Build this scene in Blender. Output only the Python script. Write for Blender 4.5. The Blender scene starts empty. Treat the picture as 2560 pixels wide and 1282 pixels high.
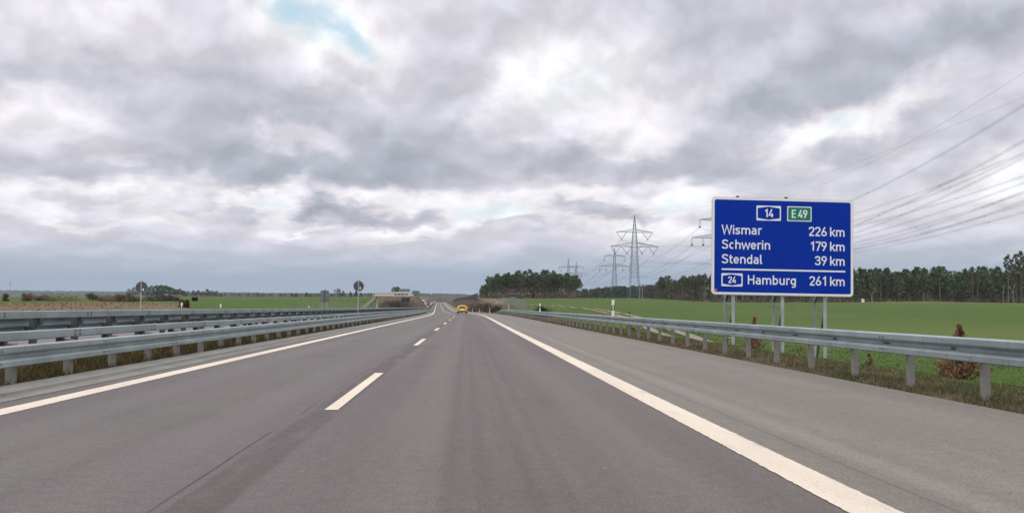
import bpy, math, random
import numpy as np
from mathutils import Vector, Matrix

rnd = random.Random(7)
rng = np.random.default_rng(11)
SC = bpy.context.scene
COL = SC.collection
R = math.radians

# ---------------------------------------------------------------- camera
CAM_H = 1.15
F = 2390.0                                   # focal length in photo pixels (2560 wide)
YAW, PITCH = R(2.874), R(3.02)
cd = bpy.data.cameras.new("camera")
cam = bpy.data.objects.new("camera", cd)
COL.objects.link(cam)
cd.sensor_width = 36.0
cd.lens = F / 2560 * 36.0
cd.clip_start, cd.clip_end = 0.1, 30000
cam.location = (0, 0, CAM_H)
cam.rotation_euler = (R(90) + PITCH, 0, -YAW)
SC.camera = cam
CM = cam.rotation_euler.to_matrix()


def ray(px, py):
    return CM @ Vector(((px - 1280) / F, -(py - 641) / F, -1.0))


def at(px, py, Y):
    """The point at forward distance Y seen at photo pixel px, py."""
    v = ray(px, py)
    v = v * (Y / v.y)
    return Vector((v.x, Y, CAM_H + v.z))


# ---------------------------------------------------------------- render settings
SC.render.engine = 'CYCLES'
SC.cycles.use_denoising = True
try:
    SC.cycles.denoiser = 'OPENIMAGEDENOISE'
except Exception:
    pass
SC.cycles.max_bounces = 6
SC.cycles.diffuse_bounces = 3
SC.cycles.glossy_bounces = 3
SC.cycles.transparent_max_bounces = 8
SC.cycles.volume_bounces = 0
SC.cycles.sample_clamp_indirect = 4
SC.view_settings.view_transform = 'Standard'
SC.view_settings.look = 'None'
SC.view_settings.gamma = 1.0
SC.view_settings.use_curve_mapping = False
SC.view_settings.exposure = 0.0

# ---------------------------------------------------------------- sky
GAIN_HIGH, GAIN_BACK = .90, .15
SUN_EL, SUN_AZ = R(50), R(205)               # behind the camera, above the cloud deck
world = bpy.data.worlds.new("World")
SC.world = world
world.use_nodes = True


class NT:
    """Small helper for wiring nodes."""
    def __init__(self, tree):
        self.t = tree

    def n(self, kind, **kw):
        nd = self.t.nodes.new(kind)
        for k, v in kw.items():
            setattr(nd, k, v)
        return nd

    def link(self, a, b):
        self.t.links.new(a, b)

    def put(self, sock, v):
        if hasattr(v, 'is_output') or isinstance(v, bpy.types.NodeSocket):
            self.t.links.new(v, sock)
        else:
            sock.default_value = v

    def math(self, op, a, b=0.0, c=None, clamp=False):
        nd = self.n('ShaderNodeMath', operation=op)
        nd.use_clamp = clamp
        self.put(nd.inputs[0], a)
        self.put(nd.inputs[1], b)
        if c is not None:
            self.put(nd.inputs[2], c)
        return nd.outputs[0]

    def vmath(self, op, a, b=(0, 0, 0)):
        nd = self.n('ShaderNodeVectorMath', operation=op)
        self.put(nd.inputs[0], a)
        self.put(nd.inputs[1], b)
        return nd.outputs[0]

    def mix(self, f, a, b, blend='MIX'):
        nd = self.n('ShaderNodeMix', data_type='RGBA', blend_type=blend)
        self.put(nd.inputs[0], f)
        self.put(nd.inputs[6], a if not isinstance(a, tuple) or len(a) == 4 else (*a, 1))
        self.put(nd.inputs[7], b if not isinstance(b, tuple) or len(b) == 4 else (*b, 1))
        return nd.outputs[2]

    def noise(self, vec, scale, detail=2.0, rough=0.5, dist=0.0, out=0):
        nd = self.n('ShaderNodeTexNoise')
        if vec is not None:
            self.link(vec, nd.inputs['Vector'])
        nd.inputs['Scale'].default_value = scale
        nd.inputs['Detail'].default_value = detail
        nd.inputs['Roughness'].default_value = rough
        nd.inputs['Distortion'].default_value = dist
        return nd.outputs[out]

    def ramp(self, f, stops, interp='LINEAR'):
        nd = self.n('ShaderNodeValToRGB')
        nd.color_ramp.interpolation = interp
        el = nd.color_ramp.elements
        while len(el) < len(stops):
            el.new(0.5)
        for e, (p, c) in zip(el, stops):
            e.position = p
            e.color = c if len(c) == 4 else (*c, 1)
        self.put(nd.inputs[0], f)
        return nd.outputs[0]

    def smooth(self, v, a, b):
        nd = self.n('ShaderNodeMapRange', interpolation_type='SMOOTHSTEP')
        self.put(nd.inputs[0], v)
        nd.inputs[1].default_value = a
        nd.inputs[2].default_value = b
        return nd.outputs[0]


# cloud bank layout as compass bearings and elevations: (bearing px, elevation px, half width, half height, tilt, weight)
CLOUDS = [
    (785, 50, 190, 72, -36, -.50), (715, 12, 80, 36, 0, -.22), (820, 100, 280, 110, -24, -.20), (775, 92, 80, 24, -20, .20), (885, 135, 90, 36, -30, -.20),
    (560, 250, 700, 120, 3, .16), (700, 330, 520, 130, 4, .14), (830, 425, 450, 65, 0, .36), (1150, 360, 420, 80, -3, .16), (230, 200, 420, 60, 4, .10),
    (1030, 280, 260, 90, 0, .06), (1090, 150, 140, 130, 0, .06), (300, 425, 160, 45, 0, .16), (60, 420, 200, 50, 0, .18), (930, 450, 330, 36, 0, .12),
    (2080, 200, 480, 120, 12, .22), (2380, 110, 420, 90, 14, .16), (1900, 270, 260, 60, 10, .12), (2250, 170, 120, 60, -20, -.08), (1720, 50, 420, 110, 0, .16), (1960, 110, 380, 100, 10, .08), (2490, 350, 190, 100, 10, .12), (2480, 30, 300, 90, 0, .08),
    (1420, 190, 250, 120, 10, -.30), (1300, 260, 150, 60, 30, -.12), (1660, 300, 260, 80, 22, -.24), (1500, 330, 330, 60, 0, -.10), (1560, 130, 130, 60, 20, -.08),
    (2190, 280, 280, 60, 24, -.32), (2040, 330, 150, 50, 12, -.26), (2530, 440, 120, 66, 0, -.34), (2300, 250, 90, 30, 20, -.16),
    (110, 290, 220, 60, 0, -.24), (130, 50, 300, 110, 0, -.10), (450, 120, 260, 90, 0, -.04), (720, 345, 150, 34, -12, -.24), (640, 310, 70, 30, 0, -.08), (480, 440, 60, 26, 0, -.20), (330, 390, 60, 22, 0, -.16),
    (1650, 425, 330, 55, -4, .26), (1400, 410, 240, 50, 0, .16), (1980, 420, 280, 60, 4, .16), (2250, 440, 200, 50, 0, .08),
    (330, 496, 460, 42, 0, -.26), (640, 500, 140, 34, 30, -.36), (700, 545, 60, 40, 40, -.22), (1090, 508, 310, 48, -3, -.30), (1200, 545, 190, 36, 4, -.40), (1440, 485, 200, 30, 4, -.24),
    (1700, 505, 190, 50, 10, -.44), (1660, 450, 60, 30, 0, -.22), (1590, 575, 150, 30, 0, -.22), (1010, 588, 130, 18, 4, -.30), (170, 565, 130, 12, 0, -.26), (440, 560, 90, 18, 0, -.2), (780, 575, 80, 10, 5, -.3), (60, 535, 90, 20, 0, -.16),
    (230, 517, 130, 22, 0, .24), (420, 505, 90, 20, 0, .26), (560, 535, 120, 32, 0, .30), (770, 520, 70, 28, 0, .36), (900, 540, 150, 34, -5, .38), (1070, 545, 80, 26, 0, .40), (1350, 520, 100, 28, 0, .22),
    (1500, 530, 110, 30, 0, .34), (1600, 540, 55, 28, 0, .5), (1300, 575, 110, 18, 0, .2), (300, 600, 420, 20, 0, .06),
]
CC = .30


def cloud_base(T, d):
    """Direction turned into bearing and an elevation that is compressed towards the horizon."""
    s = T.n('ShaderNodeSeparateXYZ')
    T.link(d, s.inputs[0])
    az = T.math('ARCTAN2', s.outputs[0], s.outputs[1])
    el = T.math('ARCSINE', s.outputs[2])
    y = T.math('MULTIPLY', T.math('LOGARITHM', T.math('ADD', T.math('MAXIMUM', el, 0.0), .07), math.e), .36)
    c = T.n('ShaderNodeCombineXYZ')
    T.link(az, c.inputs[0])
    T.link(y, c.inputs[1])
    return c.outputs[0], s, az, el


W = NT(world.node_tree)
for nd in list(world.node_tree.nodes):
    world.node_tree.nodes.remove(nd)
tc = W.n('ShaderNodeTexCoord')
DIR = W.vmath('NORMALIZE', tc.outputs['Generated'])
PL, sp, AZ, EL = cloud_base(W, DIR)
PL2 = W.vmath('ADD', PL, (-.006, .022, 0))
ae = W.n('ShaderNodeCombineXYZ')
W.link(AZ, ae.inputs[0])
W.link(EL, ae.inputs[1])
warp = W.noise(PL, 14, 6, .58, 0, 1)
warp = W.vmath('MULTIPLY', W.vmath('SUBTRACT', warp, (.5, .5, .5)), (.13, .075, 0))
q = W.vmath('ADD', ae.outputs[0], warp)
tot = None
for (px, py, rx, ry, tilt, w) in CLOUDS:
    v = ray(px, py).normalized()
    m = W.n('ShaderNodeMapping', vector_type='TEXTURE')
    m.inputs['Location'].default_value = (math.atan2(v.x, v.y), math.asin(v.z), 0)
    m.inputs['Rotation'].default_value = (0, 0, R(tilt))
    m.inputs['Scale'].default_value = (rx * 1.3 / F, ry * 1.3 / F, 1)
    W.link(q, m.inputs[0])
    gr = W.n('ShaderNodeTexGradient', gradient_type='SPHERICAL')
    W.link(m.outputs[0], gr.inputs[0])
    tot = W.math('MULTIPLY_ADD', W.smooth(gr.outputs[1], 0, .85), w * (.72 if w > 0 else .88), tot if tot is not None else 0.0)
n1 = W.noise(PL, 5.2, 2, .5, .2)
n2 = W.noise(PL, 17, 6, .55, .2)
n3 = W.noise(PL2, 17, 3, .5, .2)
n4 = W.noise(PL, 17, 3, .5, .2)
D0 = W.math('ADD', W.math('MULTIPLY_ADD', W.math('SUBTRACT', n1, .5), 0.38, .375), W.math('MULTIPLY', W.math('SUBTRACT', n2, .5), .26))
D0 = W.math('ADD', D0, tot)
relief = W.math('SUBTRACT', n4, n3)
sky = W.n('ShaderNodeTexSky', sky_type='NISHITA')
sky.sun_disc = False
sky.sun_elevation = SUN_EL
sky.sun_rotation = SUN_AZ
blue = W.vmath('MULTIPLY', sky.outputs[0], (.13, .13, .13))
blue = W.mix(.62, blue, (.66, .90, 1.0))
cloud = W.ramp(D0, [(0.0, (.97, .975, .99)), (.16, (.93, .91, .94)), (.32, (.79, .765, .83)), (.47, (.62, .622, .70)),
                    (.62, (.49, .512, .58)), (.76, (.395, .435, .50)), (1.0, (.32, .365, .43))])
lift = W.math('MULTIPLY_ADD', relief, 1.0, 1.0)
lift = W.math('MINIMUM', W.math('MAXIMUM', lift, .88), 1.18)
lc = W.n('ShaderNodeCombineXYZ')
for i in range(3):
    W.link(lift, lc.inputs[i])
cloud = W.vmath('MULTIPLY', cloud, lc.outputs[0])
cov = W.smooth(D0, -.55, .24)
skycol = W.mix(cov, blue, cloud)
low = W.smooth(sp.outputs[2], .082, .022)
skycol = W.mix(W.math('MULTIPLY', low, .95), skycol, (.335, .42, .53))
# the cloud deck is thinner and brighter overhead and towards the sun, outside the frame
high = W.smooth(sp.outputs[2], .32, .75)
back = W.math('MULTIPLY', W.smooth(sp.outputs[1], .35, -.6), W.smooth(sp.outputs[2], -.02, .2))
gain = W.math('ADD', W.math('MULTIPLY_ADD', high, GAIN_HIGH, 1.0), W.math('MULTIPLY', back, GAIN_BACK))
bg = W.n('ShaderNodeBackground')
W.link(skycol, bg.inputs[0])
W.link(gain, bg.inputs[1])
wo = W.n('ShaderNodeOutputWorld')
W.link(bg.outputs[0], wo.inputs[0])
world.cycles.sampling_method = 'MANUAL'
world.cycles.sample_map_resolution = 512

sd = bpy.data.lights.new("sun", 'SUN')
sd.energy = .85
sd.angle = R(16)
sd.color = (1, .955, .90)
sun = bpy.data.objects.new("sun", sd)
COL.objects.link(sun)
sv = Vector((math.sin(SUN_AZ) * math.cos(SUN_EL), math.cos(SUN_AZ) * math.cos(SUN_EL), math.sin(SUN_EL)))
sun.rotation_euler = sv.to_track_quat('Z', 'Y').to_euler()
sun.location = sv * 200


# ---------------------------------------------------------------- mesh helpers
class MB:
    def __init__(self):
        self.v, self.f, self.c = [], [], []

    def add(self, vs, fs, col=None):
        b = len(self.v)
        self.v.extend([tuple(x) for x in vs])
        self.f.extend([tuple(i + b for i in f) for f in fs])
        if col is not None:
            self.c.extend([col] * len(fs))

    def box(self, x0, x1, y0, y1, z0, z1, col=None):
        vs = [(x, y, z) for z in (z0, z1) for y in (y0, y1) for x in (x0, x1)]
        self.add(vs, [(0, 2, 3, 1), (4, 5, 7, 6), (0, 1, 5, 4), (2, 6, 7, 3), (0, 4, 6, 2), (1, 3, 7, 5)], col)

    def tube(self, p0, p1, r0, r1=None, n=6, cap=True, col=None):
        r1 = r0 if r1 is None else r1
        p0, p1 = Vector(p0), Vector(p1)
        d = p1 - p0
        if d.length < 1e-6:
            return
        d.normalize()
        a = d.orthogonal().normalized()
        b = d.cross(a)
        vs = []
        for p, r in ((p0, r0), (p1, r1)):
            for i in range(n):
                t = 2 * math.pi * i / n
                vs.append(p + a * (math.cos(t) * r) + b * (math.sin(t) * r))
        fs = [(i, (i + 1) % n, n + (i + 1) % n, n + i) for i in range(n)]
        if cap:
            fs += [tuple(range(n - 1, -1, -1)), tuple(range(n, 2 * n))]
        self.add(vs, fs, col)

    def bar(self, p0, p1, w, col=None):
        self.tube(p0, p1, w * .6, None, 4, True, col)

    def path(self, pts, r, n=4):
        vs, fs = [], []
        m = len(pts)
        for i, p in enumerate(pts):
            d = (Vector(pts[min(i + 1, m - 1)]) - Vector(pts[max(i - 1, 0)])).normalized()
            a = d.cross(Vector((0, 0, 1)))
            a = a.normalized() if a.length > 1e-4 else Vector((1, 0, 0))
            b = a.cross(d)
            for k in range(n):
                t = 2 * math.pi * (k + .5) / n
                vs.append(Vector(p) + a * (math.cos(t) * r) + b * (math.sin(t) * r))
        for i in range(m - 1):
            for k in range(n):
                fs.append((i * n + k, i * n + (k + 1) % n, (i + 1) * n + (k + 1) % n, (i + 1) * n + k))
        self.add(vs, fs)

    def prism(self, pts, y0, y1, col=None):
        """Polygon pts in x,z extruded between y0 and y1."""
        n = len(pts)
        vs = [(x, y0, z) for x, z in pts] + [(x, y1, z) for x, z in pts]
        fs = [tuple(range(n)), tuple(range(2 * n - 1, n - 1, -1))]
        fs += [(i, n + i, n + (i + 1) % n, (i + 1) % n) for i in range(n)]
        self.add(vs, fs, col)

    def build(self, name, mat, parent=None, smooth=False, kind=None):
        me = bpy.data.meshes.new(name)
        me.from_pydata(self.v, [], self.f)
        if self.c and len(self.c) == len(self.f):
            ca = me.color_attributes.new("tint", 'FLOAT_COLOR', 'CORNER')
            arr = np.repeat(np.array([(*c, 1) if len(c) == 3 else c for c in self.c], dtype=np.float32),
                            [len(f) for f in self.f], axis=0)
            ca.data.foreach_set("color", arr.ravel())
        for m in (mat if isinstance(mat, (list, tuple)) else [mat]):
            me.materials.append(m)
        if smooth:
            me.polygons.foreach_set("use_smooth", [True] * len(me.polygons))
        me.update()
        o = bpy.data.objects.new(name, me)
        COL.objects.link(o)
        if parent is not None:
            o.parent = parent
        if kind:
            o["kind"] = kind
        return o


def np_mesh(name, verts, tris, mat, tint=None, parent=None, kind=None, smooth=False):
    """Fast mesh from numpy arrays; faces all of one size; tint is one colour per face."""
    me = bpy.data.meshes.new(name)
    verts = np.asarray(verts, dtype=np.float32)
    tris = np.asarray(tris, dtype=np.int32)
    k = tris.shape[1]
    me.vertices.add(len(verts))
    me.vertices.foreach_set("co", verts.ravel())
    me.loops.add(tris.size)
    me.loops.foreach_set("vertex_index", tris.ravel())
    me.polygons.add(len(tris))
    me.polygons.foreach_set("loop_start", np.arange(len(tris), dtype=np.int32) * k)
    me.polygons.foreach_set("loop_total", np.full(len(tris), k, dtype=np.int32))
    if smooth:
        me.polygons.foreach_set("use_smooth", np.ones(len(tris), dtype=bool))
    me.update(calc_edges=True)
    if tint is not None:
        ca = me.color_attributes.new("tint", 'FLOAT_COLOR', 'CORNER')
        t4 = np.ones((len(tris), 4), dtype=np.float32)
        t4[:, :3] = tint
        ca.data.foreach_set("color", np.repeat(t4, k, axis=0).ravel())
    me.materials.append(mat)
    o = bpy.data.objects.new(name, me)
    COL.objects.link(o)
    if parent is not None:
        o.parent = parent
    if kind:
        o["kind"] = kind
    return o


def tag(o, label=None, cat=None, group=None, kind=None):
    if label:
        o["label"] = label
    if cat:
        o["category"] = cat
    if group:
        o["group"] = group
    if kind:
        o["kind"] = kind
    return o


def empty(name, loc=(0, 0, 0), rot=(0, 0, 0)):
    o = bpy.data.objects.new(name, None)
    o.empty_display_size = .2
    o.location = loc
    o.rotation_euler = rot
    COL.objects.link(o)
    return o


KIDS = {}


def copy_tree(o, parent=None):
    c = o.copy()
    COL.objects.link(c)
    if parent is not None:
        c.parent = parent
    for ch in [x for x in ALLKIDS(o)]:
        copy_tree(ch, c)
    return c


def ALLKIDS(o):
    if o.name not in KIDS:
        KIDS[o.name] = list(o.children)
    return KIDS[o.name]


# ---------------------------------------------------------------- materials
def mat(name, col, rough=.6, metal=0.0, var=.0, vscale=6.0, spec=.5, coat=0.0, coord='Object', bump=0.0, bscale=40.0, stretch=None):
    m = bpy.data.materials.new(name)
    m.use_nodes = True
    t = NT(m.node_tree)
    b = m.node_tree.nodes['Principled BSDF']
    b.inputs['Roughness'].default_value = rough
    b.inputs['Metallic'].default_value = metal
    b.inputs['Specular IOR Level'].default_value = spec
    b.inputs['Coat Weight'].default_value = coat
    c4 = (*col, 1)
    if var > 0 or bump > 0:
        tcn = t.n('ShaderNodeTexCoord')
        vec = tcn.outputs[coord]
        if stretch:
            vec = t.vmath('MULTIPLY', vec, stretch)
    if var > 0:
        n = t.noise(vec, vscale, 5, .6)
        lo = tuple(max(0, x * (1 - var)) for x in col)
        hi = tuple(min(1, x * (1 + var)) for x in col)
        t.link(t.ramp(n, [(.3, lo), (.7, hi)]), b.inputs['Base Color'])
    else:
        b.inputs['Base Color'].default_value = c4
    if bump > 0:
        bn = t.n('ShaderNodeBump')
        bn.inputs['Strength'].default_value = bump
        bn.inputs['Distance'].default_value = .02
        t.link(t.noise(vec, bscale, 3, .6), bn.inputs['Height'])
        t.link(bn.outputs[0], b.inputs['Normal'])
    return m


def tint_mat(name, rough=.75, trans=.0, objvar=.25, spec=.2):
    """Colour from the mesh's own leaf tint, varied a little from plant to plant."""
    m = bpy.data.materials.new(name)
    m.use_nodes = True
    t = NT(m.node_tree)
    b = m.node_tree.nodes['Principled BSDF']
    a = t.n('ShaderNodeAttribute', attribute_name="tint")
    oi = t.n('ShaderNodeObjectInfo')
    hs = t.n('ShaderNodeHueSaturation')
    t.link(a.outputs[0], hs.inputs['Color'])
    t.link(t.math('MULTIPLY_ADD', oi.outputs['Random'], objvar, 1 - objvar / 2), hs.inputs['Value'])
    t.link(t.math('MULTIPLY_ADD', oi.outputs['Random'], .03, .485), hs.inputs['Hue'])
    t.link(hs.outputs[0], b.inputs['Base Color'])
    b.inputs['Roughness'].default_value = rough
    b.inputs['Specular IOR Level'].default_value = spec
    if trans > 0:
        tr = t.n('ShaderNodeBsdfTranslucent')
        t.link(hs.outputs[0], tr.inputs[0])
        mx = t.n('ShaderNodeMixShader')
        mx.inputs[0].default_value = trans
        t.link(b.outputs[0], mx.inputs[1])
        t.link(tr.outputs[0], mx.inputs[2])
        t.link(mx.outputs[0], m.node_tree.nodes['Material Output'].inputs[0])
    return m


def steel_mat(name, col, rough=.42, metal=.55):
    """Galvanised steel: zinc mottling, dull streaks and grime."""
    m = bpy.data.materials.new(name)
    m.use_nodes = True
    t = NT(m.node_tree)
    b = m.node_tree.nodes['Principled BSDF']
    tcn = t.n('ShaderNodeTexCoord')
    v = tcn.outputs['Object']
    n1 = t.noise(t.vmath('MULTIPLY', v, (1, .35, 1)), 2.2, 5, .65)
    n2 = t.noise(v, 38, 3, .6)
    n3 = t.noise(t.vmath('MULTIPLY', v, (6, 6, .6)), 2.5, 4, .6)
    c = t.ramp(n1, [(.3, tuple(x * .72 for x in col)), (.72, tuple(min(1, x * 1.18) for x in col))])
    c = t.mix(t.math('MULTIPLY', t.smooth(n2, .45, .75), .22), c, tuple(x * .7 for x in col))
    c = t.mix(t.math('MULTIPLY', t.smooth(n3, .52, .76), .42), c, (.15, .135, .105))
    t.link(c, b.inputs['Base Color'])
    t.link(t.math('MULTIPLY_ADD', n1, .25, rough - .1), b.inputs['Roughness'])
    b.inputs['Metallic'].default_value = metal
    return m


M_STEEL = steel_mat("galvanised_steel", (.335, .395, .395), .48, .5)
M_POST = steel_mat("post_steel", (.29, .28, .245), .75, .05)
M_SHADEDPOST = steel_mat("shaded_post", (.10, .105, .098), .75, .05)  # far median posts: same steel, shade under the box beam put into the colour
M_DARKSTEEL = mat("dark_steel", (.075, .085, .085), .55, .3, .25, 9)
M_BOLT = mat("bolt", (.07, .075, .08), .5, .5)
M_LATTICE = mat("pylon_steel", (.095, .18, .175), .6, .1, .2, .3)
M_WIRE = mat("conductor", (.24, .27, .31), .5, .3)
M_INSUL = mat("insulator", (.07, .065, .07), .35)
M_BLUE = mat("sign_blue", (.0005, .030, .33), .55, 0, .08, 1.1, .12)
M_WHITE = mat("sign_white", (.80, .80, .83), .5, 0, .04, 3, .3)
M_GREEN = mat("sign_green", (.003, .20, .115), .45, 0, 0, 1, .35)
M_FRAME = mat("sign_frame", (.68, .67, .64), .5, 0, .10, 5, .3)
M_RED = mat("sticker_red", (.55, .03, .04), .5)
M_SIGNBACK = mat("sign_back", (.075, .085, .09), .6, .2, .2, 4)
M_GREYSIGN = mat("sign_back_grey", (.115, .15, .16), .6, .2, .2, 2)
M_GALV = steel_mat("tube_steel", (.42, .455, .45), .45, .35)
M_PLASTIC = mat("delineator_white", (.80, .79, .75), .5, 0, .06, 8)
M_BLACK = mat("delineator_black", (.015, .015, .017), .5)
M_REFLECT = mat("reflector", (.75, .75, .78), .2)
M_CONC = mat("concrete", (.30, .30, .265), .85, 0, .22, 1.6, .3, bump=.3, bscale=18)
M_CREAM = mat("cream_concrete", (.56, .55, .46), .8, 0, .08, .5, .3)
M_CARPAINT = mat("yellow_paint", (.85, .52, .010), .35, 0, 0, 1, .5, .6)
M_GLASS = mat("dark_glass", (.012, .016, .02), .08, 0, 0, 1, .5)
M_TYRE = mat("tyre", (.012, .012, .013), .8)
M_TRIM = mat("black_trim", (.02, .02, .022), .6)
M_RIM = mat("wheel_rim", (.35, .35, .36), .35, .8)
M_LAMP = mat("tail_lamp", (.30, .012, .01), .2, 0, 0, 1, .5, .4)
M_TRUCK = mat("truck_blue", (.03, .075, .22), .4, 0, 0, 1, .5, .4)
M_TARP = mat("truck_white", (.70, .72, .74), .6)
M_BARRIER = mat("noise_barrier_dark", (.018, .022, .032), .7, 0, .25, .8)
M_SCREEN = mat("noise_screen", (.17, .205, .225), .4, 0, .15, 1)
M_BARK = tint_mat("bark", .9, 0, .3)
M_NEEDLE = tint_mat("needles", .7, .28, .42)
M_LEAF = tint_mat("dry_leaves", .8, .3, .22)
M_BLADE = tint_mat("grass_blades", .8, .2, .0)
M_MARKER = mat("marker_white", (.72, .70, .64), .6)
M_WOODPOST = mat("fence_post", (.21, .22, .20), .85, 0, .25, 3)

# ---------------------------------------------------------------- road alignment and terrain
_t = np.arange(-400., 9001., 2.0)


def _table(xs, ys, sig):
    v = np.interp(_t, xs, ys)
    k = np.exp(-.5 * (np.arange(-60, 61) * 2.0 / sig) ** 2)
    k /= k.sum()
    vp = np.concatenate([np.full(60, v[0]), v, np.full(60, v[-1])])
    return np.convolve(vp, k, 'valid')


_C = _table([-400, 0, 60, 100, 125, 160, 202, 280, 361, 585, 900, 1212, 9001],
            [0, 0, .14, .36, .36, -.1, -1.35, -3.6, -6.0, -12.2, -20.5, -29, -236], 12)
_Z = _table([-400, 150, 202, 280, 361, 450, 585, 700, 900, 1212, 1400, 9001],
            [0, 0, -.10, -.33, -.45, -.02, 1.0, 2.1, 4.1, 7.2, 7.2, 4], 18)


def C(y):
    return np.interp(y, _t, _C)


def Z(y):
    return np.interp(y, _t, _Z)


def sstep(a, b, x):
    t = np.clip((np.asarray(x, float) - a) / (b - a), 0, 1)
    return t * t * (3 - 2 * t)


_vn = rng.random((256, 256))


def vnoise(x, y, s):
    """Smooth value noise for terrain unevenness."""
    x, y = np.asarray(x, float) / s, np.asarray(y, float) / s
    xi, yi = np.floor(x).astype(int), np.floor(y).astype(int)
    fx, fy = x - xi, y - yi
    fx, fy = fx * fx * (3 - 2 * fx), fy * fy * (3 - 2 * fy)
    g = lambda i, j: _vn[i % 256, j % 256]
    return (g(xi, yi) * (1 - fx) + g(xi + 1, yi) * fx) * (1 - fy) + (g(xi, yi + 1) * (1 - fx) + g(xi + 1, yi + 1) * fx) * fy - .5


OPP = .28                                      # the other carriageway lies this much higher


def T(s, y):
    """Ground height at lateral offset s from our alignment, distance y."""
    s, y = np.asarray(s, float), np.asarray(y, float)
    rz = Z(y)
    left = np.interp(y, [-400, 20, 45, 80, 250, 800, 9001], [.1, .15, .45, 1.2, 3.1, 9.4, 92])
    right = np.interp(y, [-400, 20, 45, 60, 79, 100, 150, 200, 300, 480, 800, 9001], [-1.0, -1.0, -1.0, -.85, -.55, -.15, .8, 1.35, 2.1, 3.3, 6.4, 66])
    plateau = 2.1 * sstep(330, 450, y) * (1 - sstep(85, 125, s)) * (1 - sstep(640, 900, y))
    right = right + plateau
    lump = .75 * np.exp(-((s - 235) / 26) ** 2 - ((y - 462) / 18) ** 2)
    right = right + lump
    med = sstep(-6.5, -8.9, s) * OPP
    zc = rz - .07 + med
    cut = 10 * np.exp(-((y - 395) / 70) ** 2)        # the bank is cut back for the bridge
    bl = sstep(-20.5, -36, s + cut)
    br = sstep(7.3, 13.8, s)
    z = zc + (left - zc) * bl
    z = z + (right - z) * br
    far = sstep(1250, 1900, y)
    z = z + far * (np.where(s < 0, left, right) * .97 - z) * (1 - np.maximum(bl, br))
    off = np.minimum(sstep(6.0, 9, np.abs(s)), 1) * (1 - (sstep(-6.3, -6.9, s) * (1 - sstep(-21, -26, s))))
    z = z + off * (vnoise(s, y, 1.3) * .05 + vnoise(s + 50, y, 7) * .10 * sstep(9, 16, np.abs(s)) + vnoise(s, y + 90, 60) * .5 * sstep(40, 120, np.abs(s)) * sstep(60, 200, y))
    # soil in the verge stands a little above the asphalt edge
    z = z + .065 * sstep(6.0, 6.35, s) * (1 - sstep(8.2, 9.5, s))
    z = z + .085 * sstep(-6.40, -6.46, s) * (1 - sstep(-8.0, -8.6, s))
    return z


def ground_at(x, y):
    return float(T(x - C(y), y))


# ---- ground sheet
ys = np.concatenate([np.arange(-60, 0, 4), np.arange(0, 60, .5), np.arange(60, 140, 1.5), np.arange(140, 500, 5),
                     np.arange(500, 1300, 14), np.geomspace(1300, 9000, 45)])
sp_ = np.concatenate([np.arange(0, 5.9, 1.0), np.arange(5.9, 10, .2), np.arange(10, 20, .6), np.arange(20, 60, 2.5), np.arange(60, 320, 8), np.geomspace(320, 9000, 36)])
sn_ = -np.concatenate([np.arange(1, 6.0, 1.0), np.arange(6.0, 9.2, .2), np.arange(9.4, 20, 1.3), np.arange(20, 40, 1.2), np.arange(40, 120, 4), np.arange(120, 600, 14), np.geomspace(600, 9000, 32)])[::-1]
ss = np.concatenate([sn_, sp_])
S, Y = np.meshgrid(ss, ys)
X = S + C(Y)
ZZ = T(S, Y)
nv, nh = S.shape
idx = np.arange(nv * nh).reshape(nv, nh)
quads = np.stack([idx[:-1, :-1], idx[:-1, 1:], idx[1:, 1:], idx[1:, :-1]], -1).reshape(-1, 4)


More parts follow.
